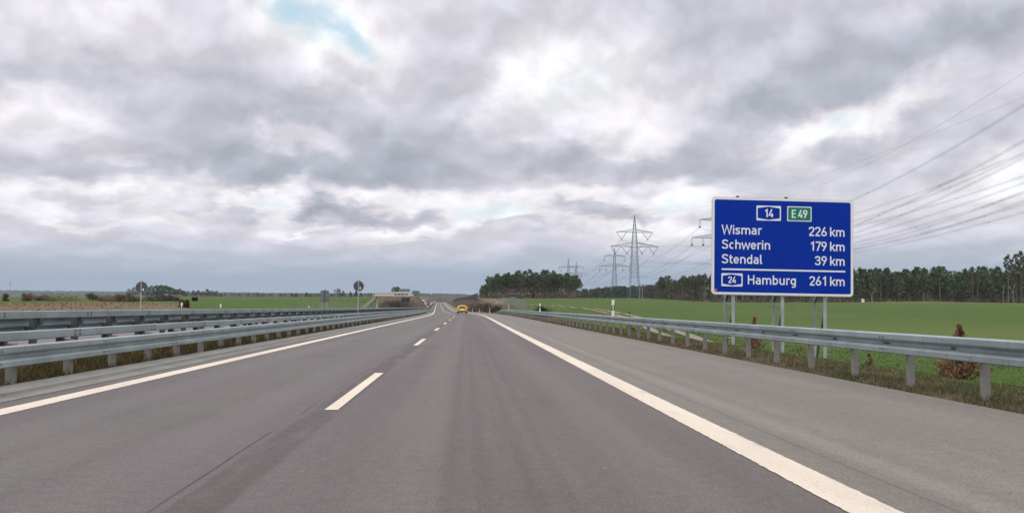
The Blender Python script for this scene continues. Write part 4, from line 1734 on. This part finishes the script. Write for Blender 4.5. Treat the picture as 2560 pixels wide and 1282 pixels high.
v1 = put_pylon(PV, False, 1585.5, 580, at(0, 530, 580).z, 55, "tall lattice power pylon with V-shaped insulators, the biggest seen whole between the woods")
v2 = put_pylon(PV, True, 1420, 1060, at(0, 641, 1060).z, 55, "distant lattice pylon rising behind the pine stand, the left one of a close pair")
v3 = put_pylon(PV, True, 1357, 1540, at(0, 667, 1540).z, 55, "farthest pylon, only its tip showing above the middle of the pine stand")
s1 = put_pylon(PS, False, 1795, 498, at(0, 502, 498).z, 53.7, "lattice pylon mostly hidden behind the blue distance board, two arm ends showing")
s2 = put_pylon(PS, True, 1535.5, 900, at(0, 614, 900).z, 53.7, "slim green lattice pylon with hanging insulators just behind the biggest pylon")
s3 = put_pylon(PS, True, 1440, 1342, at(0, 649, 1342).z, 53.7, "distant lattice pylon above the right end of the pine stand, right of a close pair")
vo = (150.0, 190.0, v1[2] + 2)                # next towers of both lines lie outside the frame
so = (119.0, 92.0, s1[2] + 15)


def conductor(towers, dx, z, sags, bundle, lab, grp):
    m = MB()
    r = .023 if bundle else .024
    offs = [(-.24, 0), (.24, 0), (0, -.38)] if bundle else [(0, 0)]
    spans = []
    for (a, b_, sg) in zip(towers[:-1], towers[1:], sags):
        L = math.hypot(a[0] - b_[0], a[1] - b_[1])
        n = 44
        pts = []
        for i in range(n + 1):
            t = i / n
            pts.append((a[0] + (b_[0] - a[0]) * t + dx, a[1] + (b_[1] - a[1]) * t, a[2] + z + (b_[2] - a[2]) * t - 4 * sg * t * (1 - t)))
        spans += pts if not spans else pts[1:]
        if bundle:
            for k in range(1, 5):
                t = k / 5 + .03 * math.sin(dx + k)
                i = int(t * n)
                p = pts[i]
                m.box(p[0] - .24, p[0] + .24, p[1] - .03, p[1] + .03, p[2] - .05, p[2] + .05)
                m.box(p[0] - .03, p[0] + .03, p[1] - .03, p[1] + .03, p[2] - .40, p[2] - .05)
    for (ox, oz) in offs:
        m.path([(p[0] + ox, p[1], p[2] + oz) for p in spans], r, 4)
    o = m.build("power_line", M_WIRE)
    tag(o, lab, "power line", grp)


pos = {True: "upper", False: "lower"}
for i, (dx, z) in enumerate(AV):
    if i == 0:
        lab = "single earth wire running over the tips of the V-insulator pylons"
    else:
        lab = "%s %s wire bundle hung in V insulators of the biggest pylon" % (
            {8.1: "top", 11.8: "lower outer", 4.6: "lower inner"}[abs(dx)], "road-side" if dx < 0 else "forest-side")
    conductor([v3, v2, v1, vo], dx, z, [13, 13, 14] if i else [9, 9, 9], i > 0, lab, "power lines of the V-insulator pylons")
for i, (dx, z) in enumerate(AS_):
    if i == 0:
        lab = "thin earth wire climbing above all other wires over the blue board"
    else:
        lab = "%s %s wire bundle hung from the pylon behind the blue board" % (
            {9.9: "top", 14.2: "lower outer", 8.1: "lower inner"}[abs(dx)], "road-side" if dx < 0 else "forest-side")
    conductor([s3, s2, s1, so], dx, z, [12, 12, 18] if i else [9, 9, 17], i > 0, lab, "power lines of the hanging-insulator pylons")

# far radio mast
p = at(25.5, 724, 4600)
root = empty("radio_mast", (p.x, 4600, p.z - 12))
tag(root, "thin radio mast on the far wooded ridge", "mast")
m = MB()
hm = at(25.5, 699, 4600).z - p.z + 12
m.tube((0, 0, 0), (0, 0, hm), 1.6, .5, 6)
m.build("shaft", M_WIRE, root)
m = MB()
m.tube((0, 0, hm * .62), (0, 0, hm * .68), 3.6, None, 8)
m.build("antenna_platform", M_WIRE, root)


# ---------------------------------------------------------------- vegetation
def leaf_tris(centers, radii, n, size, r_, squash=.7):
    """n small triangles spread through each clump; returns verts, faces, clump index per face."""
    V, Fc, I = [], [], []
    for ci, (c, rad) in enumerate(zip(centers, radii)):
        u = r_.normal(size=(n, 3))
        u /= np.linalg.norm(u, axis=1)[:, None]
        rr = r_.random(n) ** .45
        p = np.array(c) + u * rr[:, None] * np.array([rad, rad, rad * squash])
        a = r_.normal(size=(n, 3))
        a /= np.linalg.norm(a, axis=1)[:, None]
        b_ = np.cross(a, r_.normal(size=(n, 3)))
        b_ /= np.linalg.norm(b_, axis=1)[:, None]
        s = size * (.6 + .8 * r_.random(n))[:, None]
        V.append(np.stack([p - a * s * .6, p + a * s * .6, p + b_ * s], 1).reshape(-1, 3))
        I += [ci] * n
    V = np.concatenate(V)
    Fc = np.arange(len(V)).reshape(-1, 3)
    return V, Fc, np.array(I)


def limb(mb, p0, p1, r0, r1, col, n=5):
    mb.tube(p0, p1, r0, r1, n, False, col)


def pine(seed, h, crown0, spread, green, trunk_col, n_clump=15, tri=26, tsize=.55, conical=0.0):
    r2 = np.random.default_rng(seed)
    root = empty("pine_tree")
    m = MB()
    segs = 6
    pts = []
    bx, by = r2.normal(size=2) * h * .016
    for i in range(segs + 1):
        t = i / segs
        pts.append(Vector((bx * math.sin(t * 2.5), by * math.sin(t * 3.1), h * .97 * t - (.4 if i == 0 else 0))))
    for i in range(segs):
        t = i / segs
        r0, r1 = .19 * (1 - .8 * t) * h / 14, .19 * (1 - .8 * (t + 1 / segs)) * h / 14
        k = min(1, max(0, (t - .35) * 2))
        up = tuple(a + (b_ - a) * k * .6 for a, b_ in zip(trunk_col, (.20, .105, .055)))
        limb(m, pts[i], pts[i + 1], r0, r1, up, 6)
    cs, rs_ = [], []
    for k in range(n_clump):
        t = crown0 + (1 - crown0) * (k + r2.random() * .8) / n_clump
        ang = k * 2.4 + r2.random()
        u = (t - crown0) / (1 - crown0)
        wid = spread * ((1 - u) if conical else math.sin(math.pi * min(.97, .22 + .74 * u))) * (.55 + .6 * r2.random())
        if conical:
            wid = spread * ((1 - u) * .95 + .08) * (.6 + .5 * r2.random())
        c = (math.cos(ang) * wid, math.sin(ang) * wid, h * t + .2)
        cs.append(c)
        rs_.append(spread * (.20 + .22 * r2.random()) * (1.0 if not conical else .45 + .55 * (1 - u)))
        base = pts[min(segs, int(t * segs))].lerp(pts[min(segs, int(t * segs) + 1)], t * segs % 1)
        limb(m, base - Vector((0, 0, .04 * h)), c, .05 * h / 14, .02, trunk_col, 4)
    cs.append((pts[-1].x, pts[-1].y, h * .97))
    rs_.append(spread * .34)
    # dead snags under the crown
    for k in range(5):
        t = crown0 * (.45 + .5 * r2.random())
        a = r2.random() * 6.28
        limb(m, (0, 0, h * t), (math.cos(a) * spread * .5, math.sin(a) * spread * .5, h * t - .2), .025, .01, trunk_col, 3)
    m.build("trunk", M_BARK, root)
    V, Fc, I = leaf_tris(cs, rs_, tri, tsize, r2, .62)
    ct = np.array(green) * (.55 + .85 * r2.random((len(cs), 1)))
    col = ct[I] * (.8 + .4 * r2.random((len(I), 1)))
    np_mesh("crown", V, Fc, M_NEEDLE, col, root)
    return root


def bare_tree(name, seed, h, spread, col, twig=None, lean=0, levels=3, r0=.12, first=.36):
    """Leafless tree: forking limbs and a haze of fine twigs."""
    r2 = np.random.default_rng(seed)
    root = empty(name)
    m = MB()
    ends = []

    def grow(p, d, L, r, lv):
        q = p + d * L
        limb(m, p, q, r, r * .65, col, 5 if lv > 1 else 4)
        if lv == 0:
            ends.append(q)
            return
        for k in range(2 + (r2.random() < .6)):
            nd = (d + Vector(r2.normal(size=3)) * .48 * spread + Vector((0, 0, .12))).normalized()
            grow(q, nd, L * ((.55 if first > .3 else .85) + .25 * r2.random()), r * .6, lv - 1)
        if lv < levels:
            ends.append(q)
    grow(Vector((0, 0, -.1)), Vector((lean, 0, 1)).normalized(), h * first, r0, levels)
    m.build("trunk", M_BARK, root)
    if twig:
        V, Fc, I = leaf_tris([tuple(e) for e in ends], [h * .17] * len(ends), twig[0], twig[1], r2, .9)
        c = np.array(twig[2]) * (.6 + .8 * r2.random((len(I), 1)))
        np_mesh("crown", V, Fc, M_LEAF, c, root)
    return root


def bush(name, seed, w, h, col, n_clump=12, tri=60, size=.16, up=1.0, stem=(.06, .045, .03), taper=0.0, spire=False):
    r2 = np.random.default_rng(seed)
    root = empty(name)
    m = MB()
    cs, rs_ = [], []
    for k in range(n_clump):
        t = (k + r2.random()) / n_clump
        if spire:
            t = t ** 2.1
        a = r2.random() * 6.28
        wid = w * .5 * (1 - t * taper) ** (1.6 if spire else 1) * r2.random() ** .5 * .85
        c = (math.cos(a) * wid, math.sin(a) * wid * .7, h * (.12 + .78 * t))
        cs.append(c)
        rs_.append(w * .2 * (1.1 - .75 * t * taper) if not spire else w * .13 * (1.1 - .85 * t))
        limb(m, (c[0] * .15, c[1] * .15, -.05), c, .018 * max(w, h), .005 * h, stem, 4)
    m.build("stem", M_BARK, root)
    if not spire:
        tri, size = int(tri * 2.2), size * .62
    V, Fc, I = leaf_tris(cs, rs_, tri, size, r2, .85)
    V[:, 2] = np.maximum(V[:, 2], .02)
    ct = np.array(col) * (.6 + .75 * r2.random((len(cs), 1)))
    c = ct[I] * (.65 + .7 * r2.random((len(I), 1)))
    np_mesh("foliage", V, Fc, M_LEAF, c, root)
    return root


GREY = (.135, .108, .083)
TAN = (.205, .165, .13)
protos_a = [pine(20 + k, 14, .50 + .05 * (k % 3), 2.3, (.090, .125, .068), GREY if k % 2 else (.16, .12, .09), 24, 22, .55) for k in range(5)]
protos_b = [pine(40 + k, 16, .70 - .04 * (k % 3), 1.7, (.100, .122, .064), TAN if k % 2 else GREY, 19, 20, .5) for k in range(5)]
protos_c = [pine(60 + k, 15, .18 + .06 * k, 2.6, (.094, .132, .066), GREY, 36, 24, .55) for k in range(4)]
proto_e = [pine(80 + k, 8, .06, 2.2, (.066, .096, .054), GREY, 34, 24, .42, 1.0) for k in range(2)]
USED = set()


def plant(proto, x, y, scale, label, cat, group, zofs=-.1, rot=None, sx=1.0):
    if proto.name in USED:
        o = copy_tree(proto)
    else:
        o = proto
        USED.add(proto.name)
    o.location = (x, y, ground_at(x, y) + zofs)
    o.rotation_euler = (0, LEAN * .5, rnd.uniform(0, 6.28) if rot is None else rot)
    o.scale = (scale * sx, scale * sx, scale)
    tag(o, label, cat, group)
    return o


# stand of pines past the guardrail end
gA = "pines of the stand between the road and the pylons"
lA = "pine in the dense stand between the road and the pylons"
for k in range(92):
    u = rnd.random()
    row = k % 4
    px = 1200 + 250 * ((k // 4 + rnd.random()) / 23)
    Y = 500 + row * 11 + rnd.uniform(-4, 4)
    top = np.interp(px, [1197, 1215, 1240, 1262, 1300, 1340, 1400, 1430, 1450], [724, 712, 692, 686, 685, 683, 685, 688, 697])
    x = at(px, 745, Y).x
    hgt = at(px, top, Y).z - ground_at(x, Y)
    hgt *= rnd.choice((.78, .88, .95, 1.0, 1.03, 1.12)) * rnd.uniform(.96, 1.04)
    pr = protos_a[rnd.randrange(5)] if px > 1225 else protos_c[rnd.randrange(2)]
    plant(pr, x, Y, hgt / 14.3, lA, "tree", gA)

gB = "pines of the wood behind the field"
brown_proto = bare_tree("bare_tree", 103, 11, .9, (.15, .12, .095), (16, .5, (.15, .115, .085)), 0, 3, .13)
# wood behind the field: bare-stemmed front, then bushier pines
for k in range(180):
    row = k % 3
    px = 1640 + 950 * ((k // 3 + rnd.random()) / 60)
    front = np.interp(px, [1640, 1780, 2100, 2500, 2600], [520, 490, 478, 480, 470])
    Y = front + row * 9 + rnd.uniform(-4, 4)
    if 1640 < px < 1700 and row == 0:
        Y += 14
    top = np.interp(px, [1600, 1640, 1680, 1780, 1900, 2130, 2200, 2500, 2530, 2600], [704, 700, 694, 682, 676, 672, 676, 675, 672, 668])
    x = at(px, 750, Y).x
    hgt = (at(px, top, Y).z - ground_at(x, Y)) * rnd.uniform(.80, 1.13)
    bushy = px > 2110 and rnd.random() < .72
    if px > 2110 and k % 9 == 4:
        plant(brown_proto, x, Y, hgt * .8 / 11, 'leafless brown tree among the bushy pines of the wood', 'tree', 'leafless trees of the wood behind the field')
    elif bushy:
        plant(protos_c[rnd.randrange(4)], x, Y, hgt / 15.3, "bushy pine with low branches in the wood behind the field", "tree", gB)
    else:
        plant(protos_b[rnd.randrange(5)], x, Y, hgt / 16.2, "bare-stemmed pine with a high crown in the wood behind the field", "tree", gB)
for px, top, Y in ((2521, 638, 440), (2541, 634, 432), (2556, 628, 425), (2572, 632, 428)):
    x = at(px, 750, Y).x
    plant(protos_b[rnd.randrange(5)], x, Y, (at(px, top, Y).z - ground_at(x, Y)) / 16.2, "tall slender pine towering over the wood at the field's end", "tree", "tall pines over the wood", sx=.8)


# rest of both woods, read as one mass
def forest_mass(name, spots, seed, green, trunk_c, crown_low):
    r2 = np.random.default_rng(seed)
    V, Fc, Tt = [], [], []
    b_ = 0
    for (x, y, h) in spots:
        z = ground_at(x, y)
        crown0 = crown_low if x < 95 else crown_low * .45
        n = 9 if x < 95 else 12
        cs, rs_ = [], []
        for k in range(n):
            t = crown0 + (1 - crown0) * (k + r2.random()) / n
            a = r2.random() * 6.28
            w = 2.0 * h / 14
            cs.append((x + math.cos(a) * w * r2.random(), y + math.sin(a) * w * r2.random(), z + h * t))
            rs_.append(h / 14 * (.8 + .5 * r2.random()))
        v, f_, I = leaf_tris(cs, rs_, 16, .75 * h / 14, r2, .7)
        ct = np.array(green) * (.55 + .85 * r2.random((n, 1)))
        V.append(v)
        Fc.append(f_ + b_)
        Tt.append(ct[I])
        b_ += len(v)
        # trunk as a three-sided spindle
        r0 = .17 * h / 14
        tv = np.array([(x + r0 * math.cos(a), y + r0 * math.sin(a), z - .3) for a in (0, 2.1, 4.2)] + [(x, y, z + h * .9)])
        V.append(tv)
        Fc.append(np.array([(0, 1, 3), (1, 2, 3), (2, 0, 3)]) + b_)
        Tt.append(np.tile(np.array(trunk_c) * (.7 + .6 * r2.random()), (3, 1)))
        b_ += 4
    return np_mesh(name, np.concatenate(V), np.concatenate(Fc), M_NEEDLE, np.concatenate(Tt), kind="stuff")


sp1 = []
for k in range(150):
    px = rnd.uniform(1215, 1438)
    Y = rnd.uniform(545, 610)
    x = at(px, 745, Y).x
    sp1.append((x, Y, (at(px, 690, Y).z - ground_at(x, Y)) * rnd.uniform(.8, 1.0)))
for k in range(420):
    px = rnd.uniform(1640, 2700)
    Y = rnd.uniform(508, 590) + (20 if px < 1720 else 0)
    x = at(px, 745, Y).x
    top = np.interp(px, [1640, 1680, 1780, 1900, 2130, 2500, 2700], [706, 697, 686, 681, 679, 681, 672])
    sp1.append((x, Y, (at(px, top, Y).z - ground_at(x, Y)) * rnd.uniform(.82, 1.03)))
forest_mass("forest", sp1, 5, (.092, .115, .066), (.18, .14, .105), .30)
# lower wood far behind the pylons
sp2 = []
for k in range(420):
    px = rnd.uniform(1440, 1760)
    Y = rnd.uniform(880, 1150)
    x = at(px, 745, Y).x
    top = np.interp(px, [1440, 1470, 1500, 1540, 1600, 1760], [725, 722, 718, 716, 714, 706]) + rnd.uniform(-1, 5)
    zz = at(px, top, Y).z
    gz = ground_at(x, Y)
    sp2.append((x, Y, max(5, zz - gz)))
forest_mass("forest", sp2, 6, (.082, .102, .064), (.13, .11, .085), .15)
# brown undergrowth along both woods
V, Tt = [], []
r2 = np.random.default_rng(77)
cs, rs_ = [], []
for k in range(520):
    if k < 150:
        px = rnd.uniform(1200, 1640)
        Y = rnd.uniform(492, 520) if px < 1450 else rnd.uniform(700, 800)
    else:
        px = rnd.uniform(1640, 2650)
        Y = np.interp(px, [1640, 1780, 2100, 2500, 2650], [512, 484, 472, 474, 465]) + rnd.uniform(-2, 22)
    x = at(px, 745, Y).x
    h = rnd.uniform(.5, 2.4) * (1.4 if Y > 600 else 1)
    cs.append((x, Y, ground_at(x, Y) + h * .45))
    rs_.append(h * .8)
for k in range(900):                             # leafless thicket deep in both woods, between the stems
    if k < 150:
        px = rnd.uniform(1215, 1440)
        Y = rnd.uniform(548, 575)
    else:
        px = rnd.uniform(1690, 2650)
        Y = rnd.uniform(525, 560)
    x = at(px, 745, Y).x
    h = rnd.uniform(2.0, 8.5)
    cs.append((x, Y, ground_at(x, Y) + h * .5))
    rs_.append(2.6)
V, Fc, I = leaf_tris(cs, rs_, 26, .5, r2, .75)
ct = np.where(r2.random((len(cs), 1)) < .5, np.array([[.17, .125, .095]]), np.array([[.11, .108, .068]])) * (.6 + .8 * r2.random((len(cs), 1)))
np_mesh("undergrowth", V, Fc, M_LEAF, ct[I], kind="stuff")
# dark low trees before the far wood
for px, top, bot, Y in ((1490, 729, 747, 760), (1512, 731, 748, 740), (1541, 728, 749, 720), (1558, 733, 750, 705), (1468, 734, 748, 770)):
    x = at(px, 745, Y).x
    plant(proto_e[rnd.randrange(2)], x, Y, (at(px, top, Y).z - ground_at(x, Y)) / 8.2, "low dark round pine before the far wood under the pylons", "tree", "low dark pines under the pylons", sx=1.3)
# rusty young beech at the stand, pale dead trees at the wood
b1 = bush("beech_tree", 91, 3.2, 5.5, (.13, .07, .045), 22, 18, .35)
x = at(1332, 740, 488).x
plant(b1, x, 488, 1.0, "small rust-brown beech at the foot of the pine stand", "tree", None)
d1 = bare_tree("dead_tree", 92, 12, 1.0, (.30, .25, .2), None, .1, 2, .2)
plant(d1, at(2180, 750, 470).x, 470, 1.0, "pale dead tree with forked limbs at the wood's edge beside the blue board", "tree", None)
d2 = bare_tree("dead_tree", 97, 8, 1.3, (.24, .2, .16), None, -.3, 2, .14)
plant(d2, at(2311, 750, 470).x, 470, 1.0, "short broken dead tree leaning at the edge of the bushy pines", "tree", None)
br_ = bare_tree("birch_tree", 98, 16, .8, (.42, .39, .34), None, 0, 2, .13)
for i, px in enumerate((1633, 1641, 2508, 2533)):
    x = at(px, 750, 468).x
    plant(br_, x, 468 if px > 2000 else 505, rnd.uniform(.7, .9), ["pale thin stem standing alone at the end of the wood beside the biggest pylon", "second pale thin stem close beside it at the wood's end near the pylon",
                                   "white birch stem at the field's end beside the tall pines", "white birch stem among the tall slender pines"][i], "tree", "pale stems at the wood's edge")

# trees on the far edge of the field beyond the opposite carriageway
gF = "trees along the far edge of the field beyond the opposite carriageway"
far_specs = [(346, 719, 'p', 825), (354, 718, 'p', 795), (370, 717, 'p', 830), (386, 715, 'p', 790), (398, 714, 'p', 830), (409, 714, 'p', 790), (420, 716, 'p', 825), (432, 720, 'p', 795), (444, 723, 'p', 830), (456, 725, 'p', 800), (489, 728, 'p', 790), (502, 729, 'p', 830), (524, 727, 'p', 795), (536, 729, 'p', 820), (322, 722, 'p', 800), (334, 718, 'p', 810), (362, 716, 'p', 800), (378, 714, 'p', 820), (392, 713, 'p', 800), (403, 712, 'p', 815), (414, 713, 'p', 805), (426, 717, 'p', 800),
             (438, 722, 'p', 810), (449, 721, 'p', 800), (462, 726, 'p', 820), (470, 727, 'p', 805), (483, 725, 'p', 800), (495, 725, 'p', 815), (508, 727, 'p', 800), (518, 722, 'p', 810), (530, 726, 'p', 800), (541, 726, 'p', 805), (553, 733, 'e', 800),
             (731, 732, 'e', 800), (740, 734, 'e', 805), (766, 730, 'e', 800), (776, 733, 'e', 810), (812, 724, 'p', 805), (848, 722, 'p', 800), (858, 727, 'e', 790), (876, 729, 'e', 800), (890, 727, 'e', 805), (902, 731, 'e', 800), (985, 717, 'p', 640), (993, 716, 'p', 650), (998, 722, 'p', 640)]
for px, top, kind, Y in far_specs:
    x = at(px, 745, Y).x
    pr = protos_c[rnd.randrange(4)] if kind == 'p' else proto_e[rnd.randrange(2)]
    h0 = 15.3 if kind == 'p' else 8.2
    sc_ = max(3.0, at(px, top, Y).z - ground_at(x, Y)) / h0
    lab = "dark tree on the far edge of the field beyond the opposite carriageway" if px < 960 else "dark tree rising just behind the cream bridge"
    plant(pr, x, Y, sc_, lab, "tree", gF if px < 960 else "trees behind the bridge", sx=1.7)
wt = bare_tree("bare_tree", 101, 9, 1.1, (.13, .12, .105), (7, .5, (.20, .19, .17)), 0, 3, .2)
x = at(842, 745, 815).x
plant(wt, x, 815, (at(842, 716, 815).z - ground_at(x, 815)) / 9.5, "pale leafless tree beside the round sign in the median", "tree", None)
# brown wood line beyond that field
sp3 = []
for k in range(330):
    px = rnd.uniform(420, 960)
    Y = rnd.uniform(1050, 1200)
    x = at(px, 745, Y).x
    top = 733 + rnd.uniform(-1.5, 2.5)
    sp3.append((x, Y, max(3, at(px, top, Y).z - ground_at(x, Y))))
forest_mass("woods", sp3, 8, (.085, .066, .054), (.08, .07, .06), .1)
# bushes on the dry strip beyond the opposite carriageway
lb = [(17, 732, 18, 165, (.17, .125, .085), "tawny round bush at the far end of the dry grass strip, smallest"), (65, 732, 34, 165, (.20, .14, .095), "big tawny bush on the dry grass strip"),
      (232, 735, 40, 190, (.12, .12, .065), "low greenish thicket on the dry grass strip")]
for i, (px, top, wpx, Y, colr, lab) in enumerate(lb):
    x = at(px, 750, Y).x
    hh = at(px, top, Y).z - ground_at(x, Y)
    ww = wpx * Y / F
    b_ = bush("bush", 110 + i, ww, max(.8, hh), colr, 14, 50, .22)
    plant(b_, x, Y, 1.0, lab, "bush", "bushes on the dry grass strip", rot=0)
lb2 = [(105, 738, 40, 175, (.16, .13, .08), "pale low shrub between the big tawny bush and the greenish thicket"), (330, 743, 46, 150, (.12, .10, .065), "olive scrub around the foot of the round sign"), (425, 742, 44, 165, (.10, .075, .055), "dark brown scrub at the end of the wide dark thicket"), (262, 741, 40, 160, (.17, .115, .08), "reddish scrub left of the leafless reddish-brown tree"), (394, 739, 74, 160, (.075, .062, .05), "wide dark thicket beside the round sign beyond the opposite carriageway"), (459, 747.5, 24, 105, (.13, .08, .055), "small reddish-brown bush near the dark thicket"),
       (486, 745, 14, 170, (.04, .05, .03), "small dark green bush at the edge of the green field"), (290, 745, 60, 150, (.19, .15, .095), "straw-coloured scrub under the brown leafless tree"),
       (150, 745, 90, 170, (.21, .165, .10), "long pale scrub on the dry grass strip")]
for i, (px, top, wpx, Y, colr, lab) in enumerate(lb2):
    x = at(px, 750, Y).x
    hh = at(px, top, Y).z - ground_at(x, Y)
    b_ = bush("bush", 120 + i, wpx * Y / F, max(.7, hh), colr, 18, 50, .2)
    plant(b_, x, Y, 1.0, lab, "bush", "bushes on the dry grass strip", rot=0)
for i, (px, top, Y, tw, lab) in enumerate([(296, 726, 120, (70, .07, (.20, .135, .10)), "leafless reddish-brown tree on the dry grass strip"), (330, 724, 125, (45, .07, (.15, .12, .085)), "dark leafless tree right beside the round sign")]):
    x = at(px, 745, Y).x
    hh = at(px, top, Y).z - ground_at(x, Y)
    b_ = bare_tree("bare_tree", 130 + i, hh * 1.0, 1.25, (.12, .09, .07), tw, 0, 3, .05, .22)
    plant(b_, x, Y, 1.0, lab, "tree", None)

# saplings and shrubs behind the right-hand guardrail
sh = [(2398, 788, 970, 16.2, 150, 1.0, "brown-leaved hornbeam shrub behind the guardrail, nearest and biggest of the brown shrubs"),
      (1887, 778, 884, 30.0, 98, 1.0, "brown-leaved hornbeam shrub between two stands of the blue board"),
      (2172, 876, 934, 20.2, 40, 1.0, "small sparse brown shrub between two guardrail posts"),
      (1575, 768, 822, 50.0, 30, 1.0, "slim brown shrub beside the big marker post")]
for i, (px, top, bot, Y, wpx, tp, lab) in enumerate(sh):
    x = at(px, 850, Y).x
    gz = ground_at(x, Y)
    hh = at(px, top, Y).z - gz
    w = wpx * Y / F
    n = {0: 40, 1: 32, 2: 12, 3: 10}[i]
    b_ = bush("hornbeam_shrub", 140 + i, w, hh, (.21, .108, .066), n, {0: 40, 1: 40, 2: 22, 3: 24}[i], .040 if i != 3 else .055, 1, (.10, .07, .05), .9, True)
    plant(b_, x, Y, 1.0, lab, "shrub", "brown-leaved shrubs behind the guardrail", -.03, rot=0)
y_ = 36.0
x = at(2018, 850, y_).x
sp_t = bare_tree("sapling", 150, at(2018, 745, y_).z - ground_at(x, y_), .9, (.26, .23, .15), None, 0, 3, .022)
plant(sp_t, x, y_, 1.0, "pale leafless sapling behind the guardrail under the blue board", "sapling", None, 0)
x = at(1988, 870, 24).x
for i, (px, Y, hgt) in enumerate([(1998, 25, .45), (1415, 110, 1.3), (1385, 140, 1.5), (1442, 120, 1.2), (1500, 62, .7)]):
    x = at(px, 850, Y).x
    w_ = bare_tree("weed_stalk", 160 + i, hgt, 1.2, (.10, .085, .05), (5, .03, (.09, .075, .04)), 0, 2, .008)
    plant(w_, x, Y, 1.0, ["dry forked weed stalk at the guardrail foot near the blue board", "thin dry stalk on the field before the pine stand", "thin leafless shoot nearest the round dark bush", "thin dry stalk beside the sandy track", "dry weed stalk beside the big marker post"][i], "plant", "dry stalks behind the guardrail", 0)
dk = bush("dark_bush", 170, 1.5, 1.35, (.02, .028, .018), 16, 60, .11)
x = at(1349, 765, 105).x
plant(dk, x, 105, 1.0, "round dark evergreen bush beside a small marker post behind the guardrail", "bush", None)
dk2 = bush("dark_bush", 171, 3.0, .8, (.026, .032, .018), 14, 60, .12)
x = at(1360, 770, 108).x
plant(dk2, x, 108, 1.0, "low dark scrub right of the round evergreen bush", "bush", None)
for i, (px, Y, w, h, lab) in enumerate([(1212, 260, 5, 2.2, "brown scrub on the bank behind the farthest marker posts"), (1192, 300, 6, 2.4, "tawny scrub on the bank beside the yellow car"), (1230, 215, 4, 1.3, "low brown scrub at the lowered guardrail end")]):
    x = at(px, 770, Y).x
    b_ = bush("bank_scrub", 180 + i, w, h, (.12, .09, .062), 16, 50, .3)
    plant(b_, x, Y, 1.0, lab, "bush", "scrub on the road bank", rot=0)


# ---- grass blades on the verges and the near field
def blades(name, n, s_rng, y_rng, hgt, cols, seed, width=.008, s_pow=1.0, clump=.5, dry=False):
    r2 = np.random.default_rng(seed)
    y = y_rng[0] + (y_rng[1] - y_rng[0]) * r2.random(n) ** 1.9
    s = s_rng[0] + (s_rng[1] - s_rng[0]) * r2.random(n) ** s_pow
    cl = vnoise(s * 1.0, y, .55) + .5 * vnoise(s, y, 2.1)
    keep = cl > -clump + r2.random(n) * .25
    if dry:
        keep &= y < np.interp((s + C(y)) / y, [-.5, -.36, -.31, -.27, -.22, -.1], [125, 122, 112, 92, 78, 76])
    s, y, cl = s[keep], y[keep], cl[keep]
    n = len(s)
    x = s + C(y)
    z = T(s, y) - .01
    h = hgt[0] + (hgt[1] - hgt[0]) * r2.random(n) ** 2 * (1 + cl)
    wscale = np.maximum(1, y / 14)
    w = width * wscale * (.7 + .6 * r2.random(n))
    a = r2.random(n) * 6.28
    ln = r2.normal(size=(n, 2)) * (h * .55)[:, None]
    p0 = np.stack([x - np.cos(a) * w, y - np.sin(a) * w, z], -1)
    p1 = np.stack([x + np.cos(a) * w, y + np.sin(a) * w, z], -1)
    p2 = np.stack([x + ln[:, 0], y + ln[:, 1], z + h], -1)
    V = np.stack([p0, p1, p2], 1).reshape(-1, 3)
    Fc = np.arange(3 * n).reshape(-1, 3)
    cidx = np.clip(((cl + .6) / 1.2 + r2.normal(size=n) * .25) * len(cols), 0, len(cols) - 1).astype(int)
    col = np.array(cols)[cidx] * (.65 + .7 * r2.random((n, 1)))
    np_mesh(name, V, Fc, M_BLADE, col, kind="stuff")


VERGE = [(.19, .145, .09), (.23, .18, .11), (.16, .122, .075), (.12, .115, .055), (.085, .105, .036)]
blades("verge_grass", 80000, (6.02, 7.9), (8, 70), (.02, .09), VERGE, 201, .007, 1.2)
blades("verge_grass", 16000, (6.05, 8.2), (60, 185), (.04, .16), VERGE, 202, .007)
blades("median_grass", 46000, (-6.48, -8.6), (11, 75), (.04, .20), [(.085, .064, .026), (.125, .095, .045), (.095, .082, .026), (.06, .062, .018)], 203, .008)
blades("median_grass", 8000, (-6.48, -8.6), (70, 190), (.05, .22), [(.085, .065, .03), (.115, .088, .042), (.08, .072, .024)], 206, .008)
blades("field_grass", 110000, (7.3, 24), (11, 75), (.02, .065), [(.052, .098, .017), (.070, .124, .023), (.10, .150, .036)], 204, .010, 1.3)

# tall dead grass on the strip beyond the other carriageway
blades("dry_grass", 20000, (-21, -90), (55, 160), (.05, .20), [(.24, .175, .11), (.28, .21, .135), (.21, .15, .095), (.18, .16, .08)], 207, .012, 1.0, .25, True)

# ---------------------------------------------------------------- haze
hz = MB()
hz.box(-9500, 9500, -300, 9400, -12, 120)
hm_ = bpy.data.materials.new("haze")
hm_.use_nodes = True
t = NT(hm_.node_tree)
for nd in list(hm_.node_tree.nodes):
    if nd.type != 'OUTPUT_MATERIAL':
        hm_.node_tree.nodes.remove(nd)
vol = t.n('ShaderNodeVolumePrincipled')
vol.inputs['Color'].default_value = (.80, .90, 1.0, 1)
vol.inputs['Density'].default_value = .000052
vol.inputs['Anisotropy'].default_value = .0
t.link(vol.outputs[0], hm_.node_tree.nodes['Material Output'].inputs['Volume'])
ho = hz.build("haze", hm_)
tag(ho, None, None, None, "stuff")
